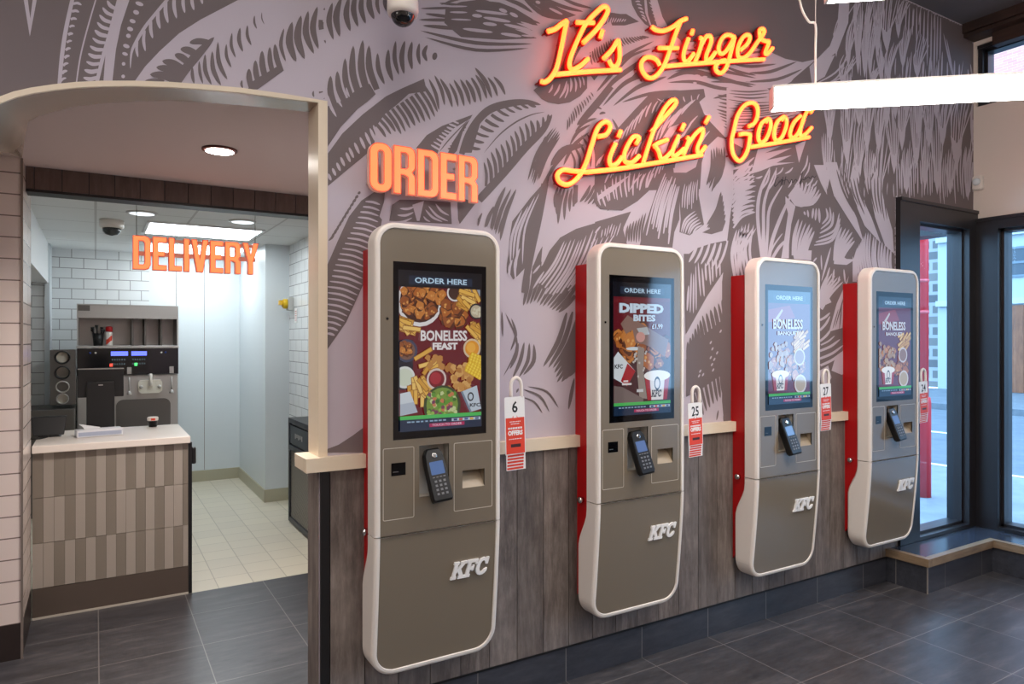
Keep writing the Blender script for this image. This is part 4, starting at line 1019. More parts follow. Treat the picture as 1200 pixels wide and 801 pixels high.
# --- pictures on the four displays
EM = {}
def em(c, s=1.0):
    k = (c, s)
    if k not in EM:
        l = lin(c); EM[k] = mat('lit picture %d %d %d' % c, (8, 8, 10), .04, emit=(l[0], l[1], l[2], 1), strength=s * .52, sample=False, spec=.5)
        EM[k].node_tree.nodes['Principled BSDF'].inputs['IOR'].default_value = 1.9
    return EM[k]
class Pic:
    """draws in a unit frame (s across, t down) on a display, each layer a hair in front of the last"""
    def __init__(s, x, i): s.mb = MB(); s.x = x; s.d = 0; s.seed = random.Random(i)
    def mp(s, a, b): return (s.x + .069 + a * .376, YF + .0043 - s.d, 1.779 - b * .635)
    def up(s): s.d += .000013
    def clip(s, pts, a0=.06, a1=.93, b0=.14, b1=.955):
        for ax, lim, sg in ((0, a0, 1), (0, a1, -1), (1, b0, 1), (1, b1, -1)):
            out = []
            for p, q in zip(pts, list(pts[1:]) + [pts[0]]):
                i, j = (p[ax] - lim) * sg >= 0, (q[ax] - lim) * sg >= 0
                if i: out.append(p)
                if i != j:
                    t = (lim - p[ax]) / (q[ax] - p[ax]); out.append((p[0] + (q[0] - p[0]) * t, p[1] + (q[1] - p[1]) * t))
            pts = out
            if len(pts) < 3: return []
        return pts
    def P(s, c, pts, k=1.0, free=False):
        if not free: pts = s.clip(list(pts))
        if len(pts) < 3: return s
        s.up(); s.mb.use(em(c, k)); s.mb.fill([pts], s.mp); return s
    def R(s, c, a0, b0, a1, b1, k=1.0): return s.P(c, [(a0, b0), (a1, b0), (a1, b1), (a0, b1)], k, True)
    def E(s, c, a, b, r, r2=None, k=1.0): return s.P(c, ell(a, b, r, (r2 or r) * .592, 20), k)
    def lump(s, c, a, b, r, n=9, k=1.0):
        ph = s.seed.random() * 6
        return s.P(c, [(a + r * (1 + .22 * math.sin(3 * t + ph) + .1 * s.seed.uniform(-1, 1)) * math.cos(t), b + r * .592 * (1 + .22 * math.cos(2 * t + ph)) * math.sin(t)) for t in (2 * math.pi * i / n for i in range(n))], k)
    def fry(s, a, b, ln, ang, c=(226, 172, 74)):
        c_, s_ = math.cos(ang), math.sin(ang); w = .017
        q = lambda u, v: (a + u * c_ - v * s_, b + (u * s_ + v * c_) * .592)
        s.P((150, 96, 30), [q(-ln / 2 - .006, -w - .007), q(ln / 2 + .006, -w - .007), q(ln / 2 + .006, w + .007), q(-ln / 2 - .006, w + .007)])
        return s.P(c, [q(-ln / 2, -w), q(ln / 2, -w), q(ln / 2, w), q(-ln / 2, w)])
    def fries(s, a, b, n, sp=.07, ang=.9, dev=.5):
        for _ in range(n): s.fry(a + s.seed.uniform(-sp, sp), b + s.seed.uniform(-sp, sp) * .5, s.seed.uniform(.12, .18), ang + s.seed.uniform(-dev, dev), s.seed.choice([(232, 182, 84), (214, 158, 60), (240, 198, 110)]))
    def chicken(s, a, b, r, n, sp):
        for _ in range(n):
            x, y = a + s.seed.uniform(-sp, sp), b + s.seed.uniform(-sp, sp) * .5; q = r * s.seed.uniform(.7, 1.2)
            s.lump((84, 40, 18), x, y, q * 1.15); s.lump(s.seed.choice([(176, 100, 40), (196, 122, 52), (150, 80, 32)]), x - .004, y - .003, q)
            for _k in range(3): s.lump((222, 160, 86), x + s.seed.uniform(-.5, .5) * q, y + s.seed.uniform(-.3, .3) * q, q * .2, 6)
    def T(s, txt, a, b, w, h, c=(240, 244, 250), k=1.0, bold=.02, rot=0):
        s.up(); s.mb.use(em(c, k)); s.mb.text(txt, a, -b, w, h, lambda x, z: s.mp(x, -z), bold); return s
    def bowl(s, a, b, r, rim, inner): s.E(rim, a, b, r); s.E(inner, a, b, r * .8); return s
    def bucket(s, a, b, w, h, red=True):
        s.P((236, 230, 228), [(a - w * .5, b - h * .5), (a + w * .5, b - h * .5), (a + w * .38, b + h * .5), (a - w * .38, b + h * .5)])
        if red:
            for e in (-1, 1): s.P((170, 24, 34), [(a + e * w * .5, b - h * .5), (a + e * w * .30, b - h * .5), (a + e * w * .23, b + h * .5), (a + e * w * .38, b + h * .5)])
        s.E((250, 248, 246), a, b - h * .5, w * .52, w * .16)
        # round emblem: a plain outline head over a bow tie
        s.E((40, 34, 36), a, b - h * .18, w * .12, w * .2); s.E((236, 230, 228), a, b - h * .17, w * .085, w * .14)
        s.P((40, 34, 36), [(a - w * .1, b + h * .02), (a + w * .1, b + h * .09), (a + w * .1, b + h * .02), (a - w * .1, b + h * .09)])
        s.up(); s.mb.use(em((30, 26, 28)));
        hh = w * .165
        for L, g in zip(KL, (0, .97, 1.74)):
            s.mb.fill([[(a - w * .24 + (g + x) * hh * .9 + z * hh * .2, b + h * .38 - z * hh * .75) for x, z in L]], s.mp)
    def frame(s, head=1.0):
        s.R((16, 20, 30), .05, .045, .95, .955, .5)
        s.R((30, 42, 62), .16, .075, .84, .125, head)
        s.T('ORDER HERE', .5, .1, .56, .032, (196, 226, 248), 1.0)
    def foot(s):
        s.R((78, 190, 92), .06, .868, .93, .889); s.R((24, 46, 74), .06, .889, .93, .955, .9)
        [s.R((150, 180, 206), .13 + i * .047, .899, .13 + i * .047 + s.seed.uniform(.025, .04), .907) for i in range(9)]
        s.R((190, 206, 220), .6, .896, .92, .912)
        for i, c in enumerate(((40, 60, 120), (200, 60, 50), (60, 90, 150), (220, 170, 60), (80, 100, 140))): s.R(c, .62 + i * .06, .898, .66 + i * .06, .91)
        s.R((176, 40, 92), .36, .918, .74, .938); s.T('TOUCH TO ORDER', .55, .928, .32, .013, (236, 214, 230), bold=.01)
    def done(s, root):
        scr = [c for c in root.children if c.name.startswith('screen')][0]
        return s.mb.build('display_picture', None, scr, fix=False)

p = Pic(KX[0], 3); p.frame(); p.R((104, 16, 28), .06, .14, .93, .87)
p.R((22, 26, 44), .06, .44, .2, .66); p.R((32, 40, 58), .06, .60, .2, .72)
p.R((150, 160, 172), .72, .14, .93, .18)
p.E((226, 222, 222), .27, .225, .235); p.E((64, 26, 16), .27, .22, .205); p.chicken(.27, .215, .05, 34, .16)
p.chicken(.45, .21, .05, 6, .06); p.chicken(.62, .285, .06, 12, .1)
p.bowl(.64, .165, .085, (220, 216, 214), (70, 44, 36)); p.fries(.8, .2, 18, .09, .6); p.bowl(.88, .27, .08, (40, 40, 48), (190, 176, 150))
for _ in range(14): p.lump((214, 206, 180), .88 + p.seed.uniform(-.05, .05), .27 + p.seed.uniform(-.03, .03), .014, 6)
p.fries(.12, .36, 18, .07, .5); p.fries(.88, .40, 16, .06, .9)
p.bowl(.13, .5, .11, (58, 66, 92), (120, 84, 70)); p.chicken(.12, .49, .03, 10, .06); p.fry(.3, .52, .2, -.5)
p.bowl(.83, .49, .098, (214, 190, 160), (226, 150, 40)); p.E((240, 176, 70), .82, .485, .05)
p.bowl(.11, .65, .105, (220, 222, 220), (206, 214, 196))
p.fries(.26, .73, 26, .1, 1.2); p.fries(.38, .58, 5, .06, -.5)
p.bowl(.44, .665, .105, (214, 196, 190), (120, 16, 30)); p.E((168, 40, 52), .43, .66, .06)
for _ in range(44): p.lump(p.seed.choice([(196, 140, 72), (176, 116, 52), (214, 164, 96)]), .68 + p.seed.uniform(-.13, .14), .655 + p.seed.uniform(-.075, .075), .032, 8)
for _ in range(10): p.lump((188, 130, 64), .42 + p.seed.uniform(-.09, .1), .565 + p.seed.uniform(-.03, .03), .03, 8)
for cx, cz, a_ in ((.9, .565, .35), (.86, .62, .5)):
    c_, s_ = math.cos(a_), math.sin(a_); q = lambda u, v: (cx + u * c_ - v * s_, cz + (u * s_ + v * c_) * .592)
    p.P((222, 176, 30), [q(-.1, -.06), q(.1, -.06), q(.115, 0), q(.1, .06), q(-.1, .06), q(-.115, 0)])
    for i in range(6):
        for j in range(4): p.E((246, 214, 80), *q(-.085 + i * .034, -.042 + j * .028), .012)
p.E((54, 70, 40), .5, .82, .2); p.E((120, 150, 60), .5, .815, .17)
for _ in range(70): p.lump(p.seed.choice([(96, 150, 52), (150, 186, 84), (60, 104, 40), (196, 206, 150), (200, 120, 80), (120, 60, 90)]), .5 + p.seed.uniform(-.15, .15), .815 + p.seed.uniform(-.07, .06), .022, 6)
p.P((206, 214, 222), [(.06, .74), (.16, .73), (.24, .85), (.06, .865)]); p.P((176, 186, 200), [(.06, .8), (.2, .79), (.24, .85), (.06, .865)])
p.P((190, 202, 214), [(.70, .745), (.88, .71), (.93, .85), (.80, .867)]); p.P((120, 134, 152), [(.70, .745), (.72, .74), (.82, .862), (.80, .867)])
p.E((40, 36, 40), .81, .775, .035, .045); p.E((190, 202, 214), .81, .775, .022, .03); p.T('KFC', .86, .825, .12, .022, (30, 30, 34), bold=.03)
p.T('BONELESS', .52, .415, .5, .062, (232, 226, 226), 1.0, .03); p.T('FEAST', .53, .476, .27, .042, (232, 226, 226), 1.0, .05)
p.R((78, 190, 92), .06, .868, .93, .889); p.foot(); p.done(kiosks[0])

p = Pic(KX[1], 5); p.frame(); p.R((112, 22, 32), .06, .145, .93, .868, .8); p.P((140, 36, 44), [(.06, .16), (.93, .145), (.93, .17), (.06, .185)], .6)
p.P((70, 30, 34), [(.06, .42), (.3, .36), (.93, .5), (.93, .868), (.06, .868)], .9)
p.chicken(.3, .45, .09, 22, .2); p.chicken(.72, .53, .085, 18, .16)
p.P((150, 116, 104), [(.16, .33), (.26, .27), (.90, .44), (.84, .56), (.62, .49), (.5, .47), (.38, .46), (.34, .37), (.24, .40)], .8)
p.P((200, 204, 206), [(.40, .36), (.56, .35), (.60, .40), (.46, .41)], .8); p.E((206, 150, 140), .46, .42, .07, .06); p.E((210, 220, 226), .36, .5, .12, .02)
p.P((176, 160, 150), [(.42, .48), (.52, .5), (.5, .64), (.56, .85), (.44, .84), (.4, .62)], .7)
for _ in range(16): p.lump((214, 206, 200), .45 + p.seed.uniform(-.1, .1), .6 + p.seed.uniform(-.12, .12), .016, 6, .8)
p.P((216, 222, 228), [(.06, .56), (.12, .52), (.38, .655), (.26, .755), (.06, .70)]); p.P((168, 24, 34), [(.26, .60), (.38, .655), (.26, .755), (.16, .72)])
p.T('KFC', .13, .62, .12, .03, (40, 36, 40), bold=.03)
p.bucket(.72, .775, .40, .17)
p.P((150, 130, 126), [(.06, .75), (.18, .76), (.5, .845), (.5, .868), (.06, .868)], .6)
p.R((226, 222, 222), .2, .716, .27, .727); p.R((226, 222, 222), .18, .735, .32, .748); p.R((206, 206, 210), .40, .78, .50, .80)
p.T('DIPPED', .48, .222, .68, .066, (206, 226, 244), 1.0, .06); p.T('BITES', .52, .288, .34, .046, (206, 226, 244), 1.0, .05)
p.T('£1.99', .72, .345, .17, .036, (206, 226, 244), 1.0, .03); p.foot(); p.done(kiosks[1])

for i, sd in ((2, 8), (3, 9)):
    p = Pic(KX[i], sd); p.frame(); p.R((116, 26, 58), .06, .145, .93, .868, .8)
    p.P((176, 60, 74), [(.06, .2), (.5, .16), (.62, .26), (.06, .3)], .7); p.P((226, 214, 210), [(.2, .27), (.34, .19), (.36, .205), (.27, .265), (.4, .30), (.38, .315)], .8)
    p.chicken(.3, .62, .06, 16, .2); p.fries(.75, .46, 22, .13, -.6, .3); p.chicken(.62, .68, .07, 14, .16)
    for _ in range(30): p.lump(p.seed.choice([(206, 170, 130), (190, 150, 110)]), .26 + p.seed.uniform(-.2, .2), .56 + p.seed.uniform(-.1, .12), .034, 8, .8)
    p.bowl(.7, .58, .12, (214, 206, 210), (150, 110, 90)); p.bucket(.3, .78, .34, .13); p.bowl(.72, .8, .13, (220, 214, 214), (190, 170, 140))
    p.T('BONELESS', .46, .312, .62, .08, (220, 224, 234), 1.0, .03); p.T('BANQUET', .46, .388, .44, .036, (220, 224, 234), 1.0, .03)
    p.foot(); p.done(kiosks[i])

# --- numbered hanger cards hooked on the right flank of each kiosk
def hanger(i, num, xl, ztop, y, lab, tilt=0):
    # xl: left edge of the card, ztop: its top edge
    w, h = .092, .285 if i < 1 else .25
    t = thing('number_hanger', lab, 'table number', (xl + w / 2, y, ztop - h), 'numbered hanger cards beside the kiosks')
    mx = Matrix.Translation((xl + w / 2, y, ztop)) @ Matrix.Rotation(math.radians(tilt), 4, 'Y')
    def mp(x, z, yy=0): return mx @ Vector((x, yy, z))
    mb = MB(); mb.slab([rrect(-w / 2, w / 2, -h * .80, 0, .006, .002, 4)], -.0022, 0, mp); cd = mb.build('card', 'paper', t)
    path = smooth([(-.012, 0, .0), (-.012, .0, .045), (-.004, 0, .066), (.012, 0, .074), (.028, 0, .066), (.036, 0, .045), (.036, 0, -.005)], 5)
    mb = MB(); mb.tube([mx @ Vector((p[0], .004, p[2])) for p in path], .0075, 8); mb.build('hook', 'white', t)
    # sheets fanned behind, each a little lower
    for k in range(5):
        dz = h * (.80 + .045 * (k)); mb = MB(); mb.use('paper'); mb.slab([[(-w / 2 + .004 + k * .001, -dz - h * .045), (w / 2 + .001 + k * .001, -dz - h * .045), (w / 2 + .001 + k * .001, -h * .5), (-w / 2 + .004 + k * .001, -h * .5)]], .0012 + k * .0016, .0022 + k * .0016, mp)
        mb.use('paper_red'); mb.poly([mp(-w / 2 + .010, -dz - h * .034, .001 + k * .0016), mp(w / 2 - .006, -dz - h * .034, .001 + k * .0016), mp(w / 2 - .006, -dz - h * .006, .001 + k * .0016), mp(-w / 2 + .010, -dz - h * .006, .001 + k * .0016)])
        mb.build('leaflet', None, t)
    mb = MB(); mb.text(num, 0, -.040, .026 if len(num) == 1 else .046, .046, lambda x, z: mp(x, z, -.0026), .02); mb.build('number', 'ink', cd, fix=False)
    mb = MB(); mb.use('paper_red'); mb.fill([[(-w / 2 + .003, -h * .79), (w / 2 - .003, -h * .79), (w / 2 - .003, -h * .29), (.012, -h * .29), (.009, -h * .262), (-.009, -h * .262), (-.012, -h * .29), (-w / 2 + .003, -h * .29)]], lambda x, z: mp(x, z, -.0026))
    mb.use('paper')
    T_ = lambda s_, z, w_, h_, b=.01: mb.text(s_, 0, z * h, w_, h_, lambda x, zz: mp(x, zz, -.0029), b)
    T_('OFFERS', -.50, .068, .020, .06)
    rg = random.Random(4)
    for zz, w_, h_ in ((-.345, .05, .003), (-.375, .04, .003), (-.435, .066, .007), (-.585, .06, .003)):
        q = -w_ / 2
        while q < w_ / 2:
            d = rg.uniform(.004, .010); mb.fill([[(q, zz * h - h_ / 2), (min(q + d, w_ / 2), zz * h - h_ / 2), (min(q + d, w_ / 2), zz * h + h_ / 2), (q, zz * h + h_ / 2)]], lambda x, z: mp(x, z, -.0029)); q += d + .0022
    for zz in (-.25, -.275): mb.fill([[(-.008, zz * h - .005), (.008, zz * h - .005), (.008, zz * h + .003), (-.008, zz * h + .003)]], lambda x, z: mp(x, z, -.0028))
    mb.use(mat('dark print', (60, 30, 30), .5)); mb.fill([[(-.022, -.70 * h), (.024, -.70 * h), (.024, -.655 * h), (-.022, -.655 * h)]], lambda x, z: mp(x, z, -.0028))
    mb.build('red_print', None, cd, fix=False)
    # the bracket that carries it, reaching from the kiosk flank
hanger(0, '6', KX[0] + .540, 1.275, -.15, 'white hanger card number 6 with orange offers print', -1.5)
hanger(1, '25', KX[1] + .555, 1.205, -.15, 'white hanger card number 25 with orange offers print', -2)
hanger(2, '27', KX[2] + .543, 1.262, -.15, 'white hanger card number 27 with orange offers print', -2)
hanger(3, '24', KX[3] + .555, 1.245, -.15, 'white hanger card number 24 with orange offers print', -3)

# ------------------------------------------------------------------ signs
def ring_(o, i): return [o, i]
LET = {   # condensed capitals in a box of width w and height 1: outer loop, holes
    'O': (.46, [rrect(0, .46, 0, 1, .2, .2, 6), rrect(.175, .285, .16, .84, .05, .05, 4)]),
    'R': (.47, [[(0, 0), (.16, 0), (.16, .40), (.22, .40), (.30, .36), (.30, 0), (.46, 0), (.46, .38), (.40, .47), (.46, .56), (.46, .86), (.43, .95), (.36, 1), (0, 1)], [(.16, .54), (.26, .54), (.30, .58), (.30, .82), (.26, .86), (.16, .86)]]),
    'D': (.47, [[(0, 0), (.33, 0), (.42, .04), (.47, .14), (.47, .86), (.42, .96), (.33, 1), (0, 1)], [(.16, .15), (.27, .15), (.31, .20), (.31, .80), (.27, .85), (.16, .85)]]),
    'E': (.38, [[(0, 0), (.38, 0), (.38, .16), (.16, .16), (.16, .42), (.33, .42), (.33, .57), (.16, .57), (.16, .84), (.38, .84), (.38, 1), (0, 1)]]),
    'L': (.36, [[(0, 0), (.36, 0), (.36, .16), (.16, .16), (.16, 1), (0, 1)]]),
    'I': (.16, [[(0, 0), (.16, 0), (.16, 1), (0, 1)]]),
    'V': (.48, [[(.15, 0), (.33, 0), (.48, 1), (.32, 1), (.24, .36), (.16, 1), (0, 1)]]),
    'Y': (.48, [[(.16, 0), (.32, 0), (.32, .40), (.48, 1), (.32, 1), (.24, .60), (.16, 1), (0, 1), (.16, .40)]]),
}
def letters(word, x0, x1, z0, z1, yf, yb, parent, gap=.055):
    tot = sum(LET[c][0] for c in word) + gap * (len(word) - 1); k = (x1 - x0) / tot; h = z1 - z0; x = 0
    def offs(l, d):
        n = len(l); out = []; A = sum(a[0] * b[1] - b[0] * a[1] for a, b in zip(l, l[1:] + l[:1])); sg = 1 if A > 0 else -1
        for i in range(n):
            p, q, r = Vector(l[i - 1]), Vector(l[i]), Vector(l[(i + 1) % n]); e1 = (q - p).normalized(); e2 = (r - q).normalized()
            n1 = Vector((-e1.y, e1.x)) * sg; n2 = Vector((-e2.y, e2.x)) * sg; m = (n1 + n2); m = m / max(.35, m.length_squared / 2) if m.length > 1e-6 else n1
            out.append(tuple(q + m * d))
        return out
    for c in word:
        w, loops = LET[c]
        L = [[(x0 + (x + p[0]) * k, z0 + p[1] * h) for p in l] for l in loops]
        mb = MB(); mb.use('sign_side'); mb.slab(L, yf, yb)
        o = mb.build('letter', None, parent)
        ins = [offs(l, .0032 if i == 0 else -.0032) for i, l in enumerate(L)]
        mb = MB(); mb.use('sign_edge')
        for a, b in zip(L, ins):
            for i in range(len(a)):
                j = (i + 1) % len(a); mb.poly([(a[i][0], yf - .0008, a[i][1]), (a[j][0], yf - .0008, a[j][1]), (b[j][0], yf - .0008, b[j][1]), (b[i][0], yf - .0008, b[i][1])])
        mb.use('sign_face'); mb.fill(ins, lambda x_, z_: (x_, yf - .0012, z_))
        mb.build('lit_face', None, o, fix=False)
        x += w + gap
a, b = on_y(433, 200, -.075), on_y(560.5, 200, -.075)
zt, zb_ = on_y(446, 167, -.075).z, on_y(446, 224.5, -.075).z
t = thing('order_sign', 'lit orange sign of capital letters reading ORDER above the first kiosk', 'sign', (a.lerp(b, .5).x, -.04, zb_))
letters('ORDER', a.x, b.x, zb_, zt, -.075, -.050, t, .03)
for k in range(5):
    for z in (zb_ + .04, zt - .04): mb = MB(); mb.tube([(a.x + (b.x - a.x) * (k + .2) / 5, -.051, z), (a.x + (b.x - a.x) * (k + .2) / 5, -.0035, z)], .005, 8); mb.build('standoff', 'steel', t)
YD = 1.84
a, b = on_y(155.5, 300, YD), on_y(303, 300, YD); zt, zb_ = on_y(165, 276, YD).z, on_y(165, 315.5, YD).z
t = thing('delivery_sign', 'lit orange sign reading DELIVERY hung on two wires over the counter', 'sign', (a.lerp(b, .5).x, YD, zb_))
letters('DELIVERY', a.x, b.x, zb_, zt, YD, YD + .045, t, .05)
for u in (160, 299):
    w_ = on_y(u, 300, YD + .02)
    mb = MB(); mb.tube([(w_.x, YD + .02, zt - .003), (w_.x, YD + .02, 2.3855)], .0018, 6); mb.build('wire', 'steel_dark', t)
mb = MB(); mb.box(a.x + .01, b.x - .01, YD + .046, YD + .054, (zt + zb_) / 2 - .012, (zt + zb_) / 2 + .012); mb.box(a.x + .01, b.x - .01, YD + .046, YD + .054, zt - .02, zt - .004); mb.build('rail', 'sign_side', t)

# script neon: each stroke traced along the wall, tube standing off a red backing
ZN = 3.3333
A_ = lambda p: (540 + p[0] / 6.667, p[1] / 6.667)
B_ = lambda p: (700 + p[0] / 6.667, p[1] / 6.667)
C_ = lambda p: (600 + p[0] / ZN, p[1] / ZN)
D_ = lambda p: (860 + p[0] / 6.673, 100 + p[1] / 6.673)
NEON = [("It's", A_, [[(680, 245), (735, 228), (785, 190), (828, 163)], [(828, 168), (808, 260), (780, 400), (748, 530), (705, 605), (660, 640), (628, 635)],
                      [(905, 175), (1040, 178)], [(955, 335), (1060, 230), (1130, 130), (1148, 75), (1115, 52), (1050, 105), (975, 190), (905, 330), (858, 450), (850, 520), (880, 542), (940, 510), (995, 458)],
                      [(1108, 238), (1090, 298)], [(1115, 458), (1180, 390), (1228, 318), (1240, 385), (1238, 470), (1212, 518), (1180, 512), (1156, 468)], [(735, 582), (960, 562), (1250, 545)]]),
        ('Finger', B_, [[(425, 210), (460, 235), (520, 240), (590, 210), (650, 165), (697, 146)], [(652, 165), (610, 270), (575, 370), (530, 490), (490, 560), (440, 605), (390, 602), (350, 550), (345, 490), (380, 450), (430, 450), (468, 475), (488, 512)],
                        [(480, 375), (630, 375)], [(746, 235), (736, 268)], [(712, 300), (678, 400), (675, 460), (700, 482), (730, 452), (753, 418)],
                        [(800, 295), (818, 312), (800, 390), (765, 480)], [(815, 350), (850, 288), (882, 285), (888, 330), (852, 430), (855, 478), (888, 455), (922, 408)],
                        [(1070, 292), (1020, 272), (975, 300), (947, 370), (960, 418), (1000, 405), (1050, 330), (1070, 292), (1040, 420), (1010, 520), (970, 570), (932, 556), (925, 515), (960, 480), (1000, 470)],
                        [(1120, 390), (1170, 345), (1192, 295), (1170, 272), (1130, 300), (1098, 375), (1100, 440), (1140, 452), (1190, 415), (1250, 330), (1300, 262), (1296, 228), (1268, 236), (1276, 300), (1318, 322), (1340, 330), (1312, 410), (1330, 420), (1370, 375)],
                        [(528, 518), (700, 502), (900, 487), (1100, 473), (1303, 463)]]),
        ("Lickin'", C_, [[(335, 533), (368, 525), (384, 492), (365, 475), (335, 500), (312, 565), (290, 635), (260, 690), (220, 720), (186, 710), (178, 682), (200, 663), (240, 668), (300, 672)],
                         [(290, 672), (420, 658), (560, 636), (742, 605)], [(425, 510), (416, 535)], [(405, 560), (382, 615), (386, 645), (410, 638), (430, 612)],
                         [(485, 562), (496, 538), (472, 536), (442, 590), (440, 628), (468, 634), (498, 608)], [(545, 515), (598, 455), (640, 405), (627, 391), (592, 430), (550, 520), (511, 640)],
                         [(608, 545), (570, 560), (552, 572)], [(556, 566), (572, 590), (582, 620), (600, 615), (625, 590)], [(672, 485), (662, 508)], [(652, 530), (628, 585), (630, 610), (650, 600), (672, 580)],
                         [(683, 536), (690, 550), (668, 606)], [(690, 560), (718, 522), (743, 503), (744, 528), (724, 578), (732, 600), (756, 572)], [(770, 455), (756, 480)]]),
        ('Good', D_, [[(115, 320), (160, 295), (186, 230), (180, 165), (140, 136), (80, 160), (28, 240), (0, 350), (-18, 440), (-5, 540), (40, 590), (80, 560), (112, 490), (128, 385)], [(42, 384), (85, 377), (128, 384)],
                      [(268, 258), (215, 300), (190, 390), (206, 445), (250, 420), (286, 330), (283, 275), (262, 262), (250, 290)], [(393, 243), (340, 285), (314, 375), (330, 430), (374, 405), (410, 315), (407, 260), (386, 247), (374, 275)],
                      [(522, 238), (470, 290), (440, 370), (455, 412), (500, 375), (545, 270)], [(592, 165), (545, 260), (520, 350), (524, 395), (560, 380), (608, 330)], [(628, 172), (600, 212)],
                      [(128, 482), (350, 447), (588, 405)]])]
NY = -.045
t = thing('neon_sign', "orange script neon sign reading It's Finger Lickin' Good on the mural", 'neon sign', on_y(790, 120, -.02))
for word, cv, strokes in NEON:
    mb = MB(); bk = MB()
    for s_ in strokes:
        pts = [on_y(*cv(p), NY) for p in s_]; pts = smooth(pts, 6) if len(pts) > 2 else pts
        mb.tube(pts, .0105, 8)
        bk.tube([p + Vector((0, .016, 0)) for p in pts], .0150, 6)
        for p in pts[::9]: bk.tube([p + Vector((0, .02, 0)), p + Vector((0, -NY - .0005, 0))], .004, 6)
    w_ = bk.build('word_backing', 'neon_back', t)
    mb.build('neon_tube', 'neon', w_)

# thin painted signature under the last word
# ------------------------------------------------------------------ pendant lamps
RT = Vector((CY, -SY, 0)); FW = Vector((SY, CY, 0))
LD = (RT * 6.54 - FW).normalized()
def pendant(p0, ln, lab, hang=(.1,)):
    t = thing('linear_pendant_lamp', lab, 'ceiling lamp', p0 + LD * ln / 2, 'linear pendant lamps under the ceiling')
    nrm = LD.cross(Vector((0, 0, 1)))
    fr = Matrix((( LD.x, nrm.x, 0, p0.x), (LD.y, nrm.y, 0, p0.y), (0, 0, 1, p0.z), (0, 0, 0, 1)))
    mb = MB(); mb.box(.003, ln - .003, -.030, .030, -.033, .031, fr); mb.build('diffuser', 'lamp', t)
    mb = MB(); mb.box(0, ln, -.031, .031, .0315, .040, fr); mb.box(-.004, .0025, -.031, .031, -.034, .040, fr); mb.box(ln - .0025, ln + .004, -.031, .031, -.034, .040, fr); mb.build('housing', mat('white lamp housing', (216, 208, 204), .4), t)
    for h in hang:
        q = fr @ Vector((h * ln, 0, .040)); mb = MB(); mb.tube([q, (q.x, q.y, CEIL - .001)], .0016, 6); mb.build('suspension_wire', 'steel', t)
    return t, fr
cam_pt = lambda u, v, d: EYE + RT * ((u - 600) / F * d) + FW * d + Vector((0, 0, (HOR - v) / F * d))
p1 = cam_pt(905, 116.5, 2.4)
t1, fr1 = pendant(p1, 1.5, 'bright linear pendant lamp hanging lower, in front of the word Good', (.095, .9))
q = fr1 @ Vector((.142, 0, .04))
cq = cam_pt(937, 0, 2.375)
mb = MB(); mb.tube(smooth([q, q + Vector((0, 0, .12)), q + Vector((0, 0, .21)), q.lerp(cq, .75) + Vector((.012, -.01, 0)), cq, cq + Vector((-.01, .01, .2)), (cq.x - .01, cq.y + .01, CEIL - .001)], 5), .004, 8); mb.build('power_cable', 'white', t1)
p2 = cam_pt(972, -18, 1.72)
pendant(p2, 1.5, 'upper linear pendant lamp, only its lower edge showing at the top')
# unseen pendants like the visible pair, added to light the room
for x, y, l in ((-1.9, -1.7, 'unseen linear pendant lamp added over the left part of the room'), (-.9, -3.6, 'unseen linear pendant lamp added behind the viewer'), (1.4, -4.3, 'unseen linear pendant lamp added near the rear of the room'), (-2.9, -.7, 'unseen linear pendant lamp added nearest the left end of the mural wall')):
    pendant(Vector((x, y, 2.75)), 1.5, l)

# ------------------------------------------------------------------ cameras, sensor
c0 = cam_pt(472, 12, 2.42)
t = thing('dome_camera', 'white ribbed security camera with dark dome high on the mural wall', 'security camera', (c0.x, c0.y, c0.z))
mb = MB(); mb.lathe([(.03, .16), (.052, .15), (.054, .07), (.050, .066), (.050, .060), (.054, .056), (.054, .044), (.050, .040), (.050, .034), (.054, .030), (.055, -.004), (.052, -.016), (.044, -.02)], c0, 28); mb.build('housing', 'white', t)
mb = MB(); mb.lathe([(.042, -.019)] + [(.041 * math.cos(a), -.02 - .036 * math.sin(a)) for a in [k * math.pi / 16 for k in range(8)]], c0, 24); mb.build('dome', mat('black camera dome', (12, 12, 14), .05, spec=.8), t)
mb = MB(); mb.tube([(c0.x, c0.y, c0.z + .15), (c0.x, c0.y, c0.z + .20), (c0.x, -.001, c0.z + .20)], .022, 10); mb.build('bracket', 'white', t)
c1 = on_x(1145, 214, RX - .03)
t = thing('motion_sensor', 'small white motion sensor on the plaster in the corner', 'sensor', (RX, c1.y, c1.z))
mb = MB(); mb.loft([[(x, c1.y + a, c1.z + b) for a, b in rrect(-.032 * k, .032 * k, -.05 * k, .05 * k, .015, .015, 4)] for x, k in ((RX - .0005, 1), (RX - .03, 1), (RX - .038, .8))]); mb.build('body', 'white', t)
mb = MB(); mb.lathe([(.026, 0), (.024, .012), (.014, .02), (.003, .023)], (0, 0, 0), 16, Matrix.Translation((RX - .036, c1.y, c1.z + .005)) @ Matrix.Rotation(-math.pi / 2, 4, 'Y')); mb.build('lens', mat('milky lens', (220, 226, 230), .15), t)

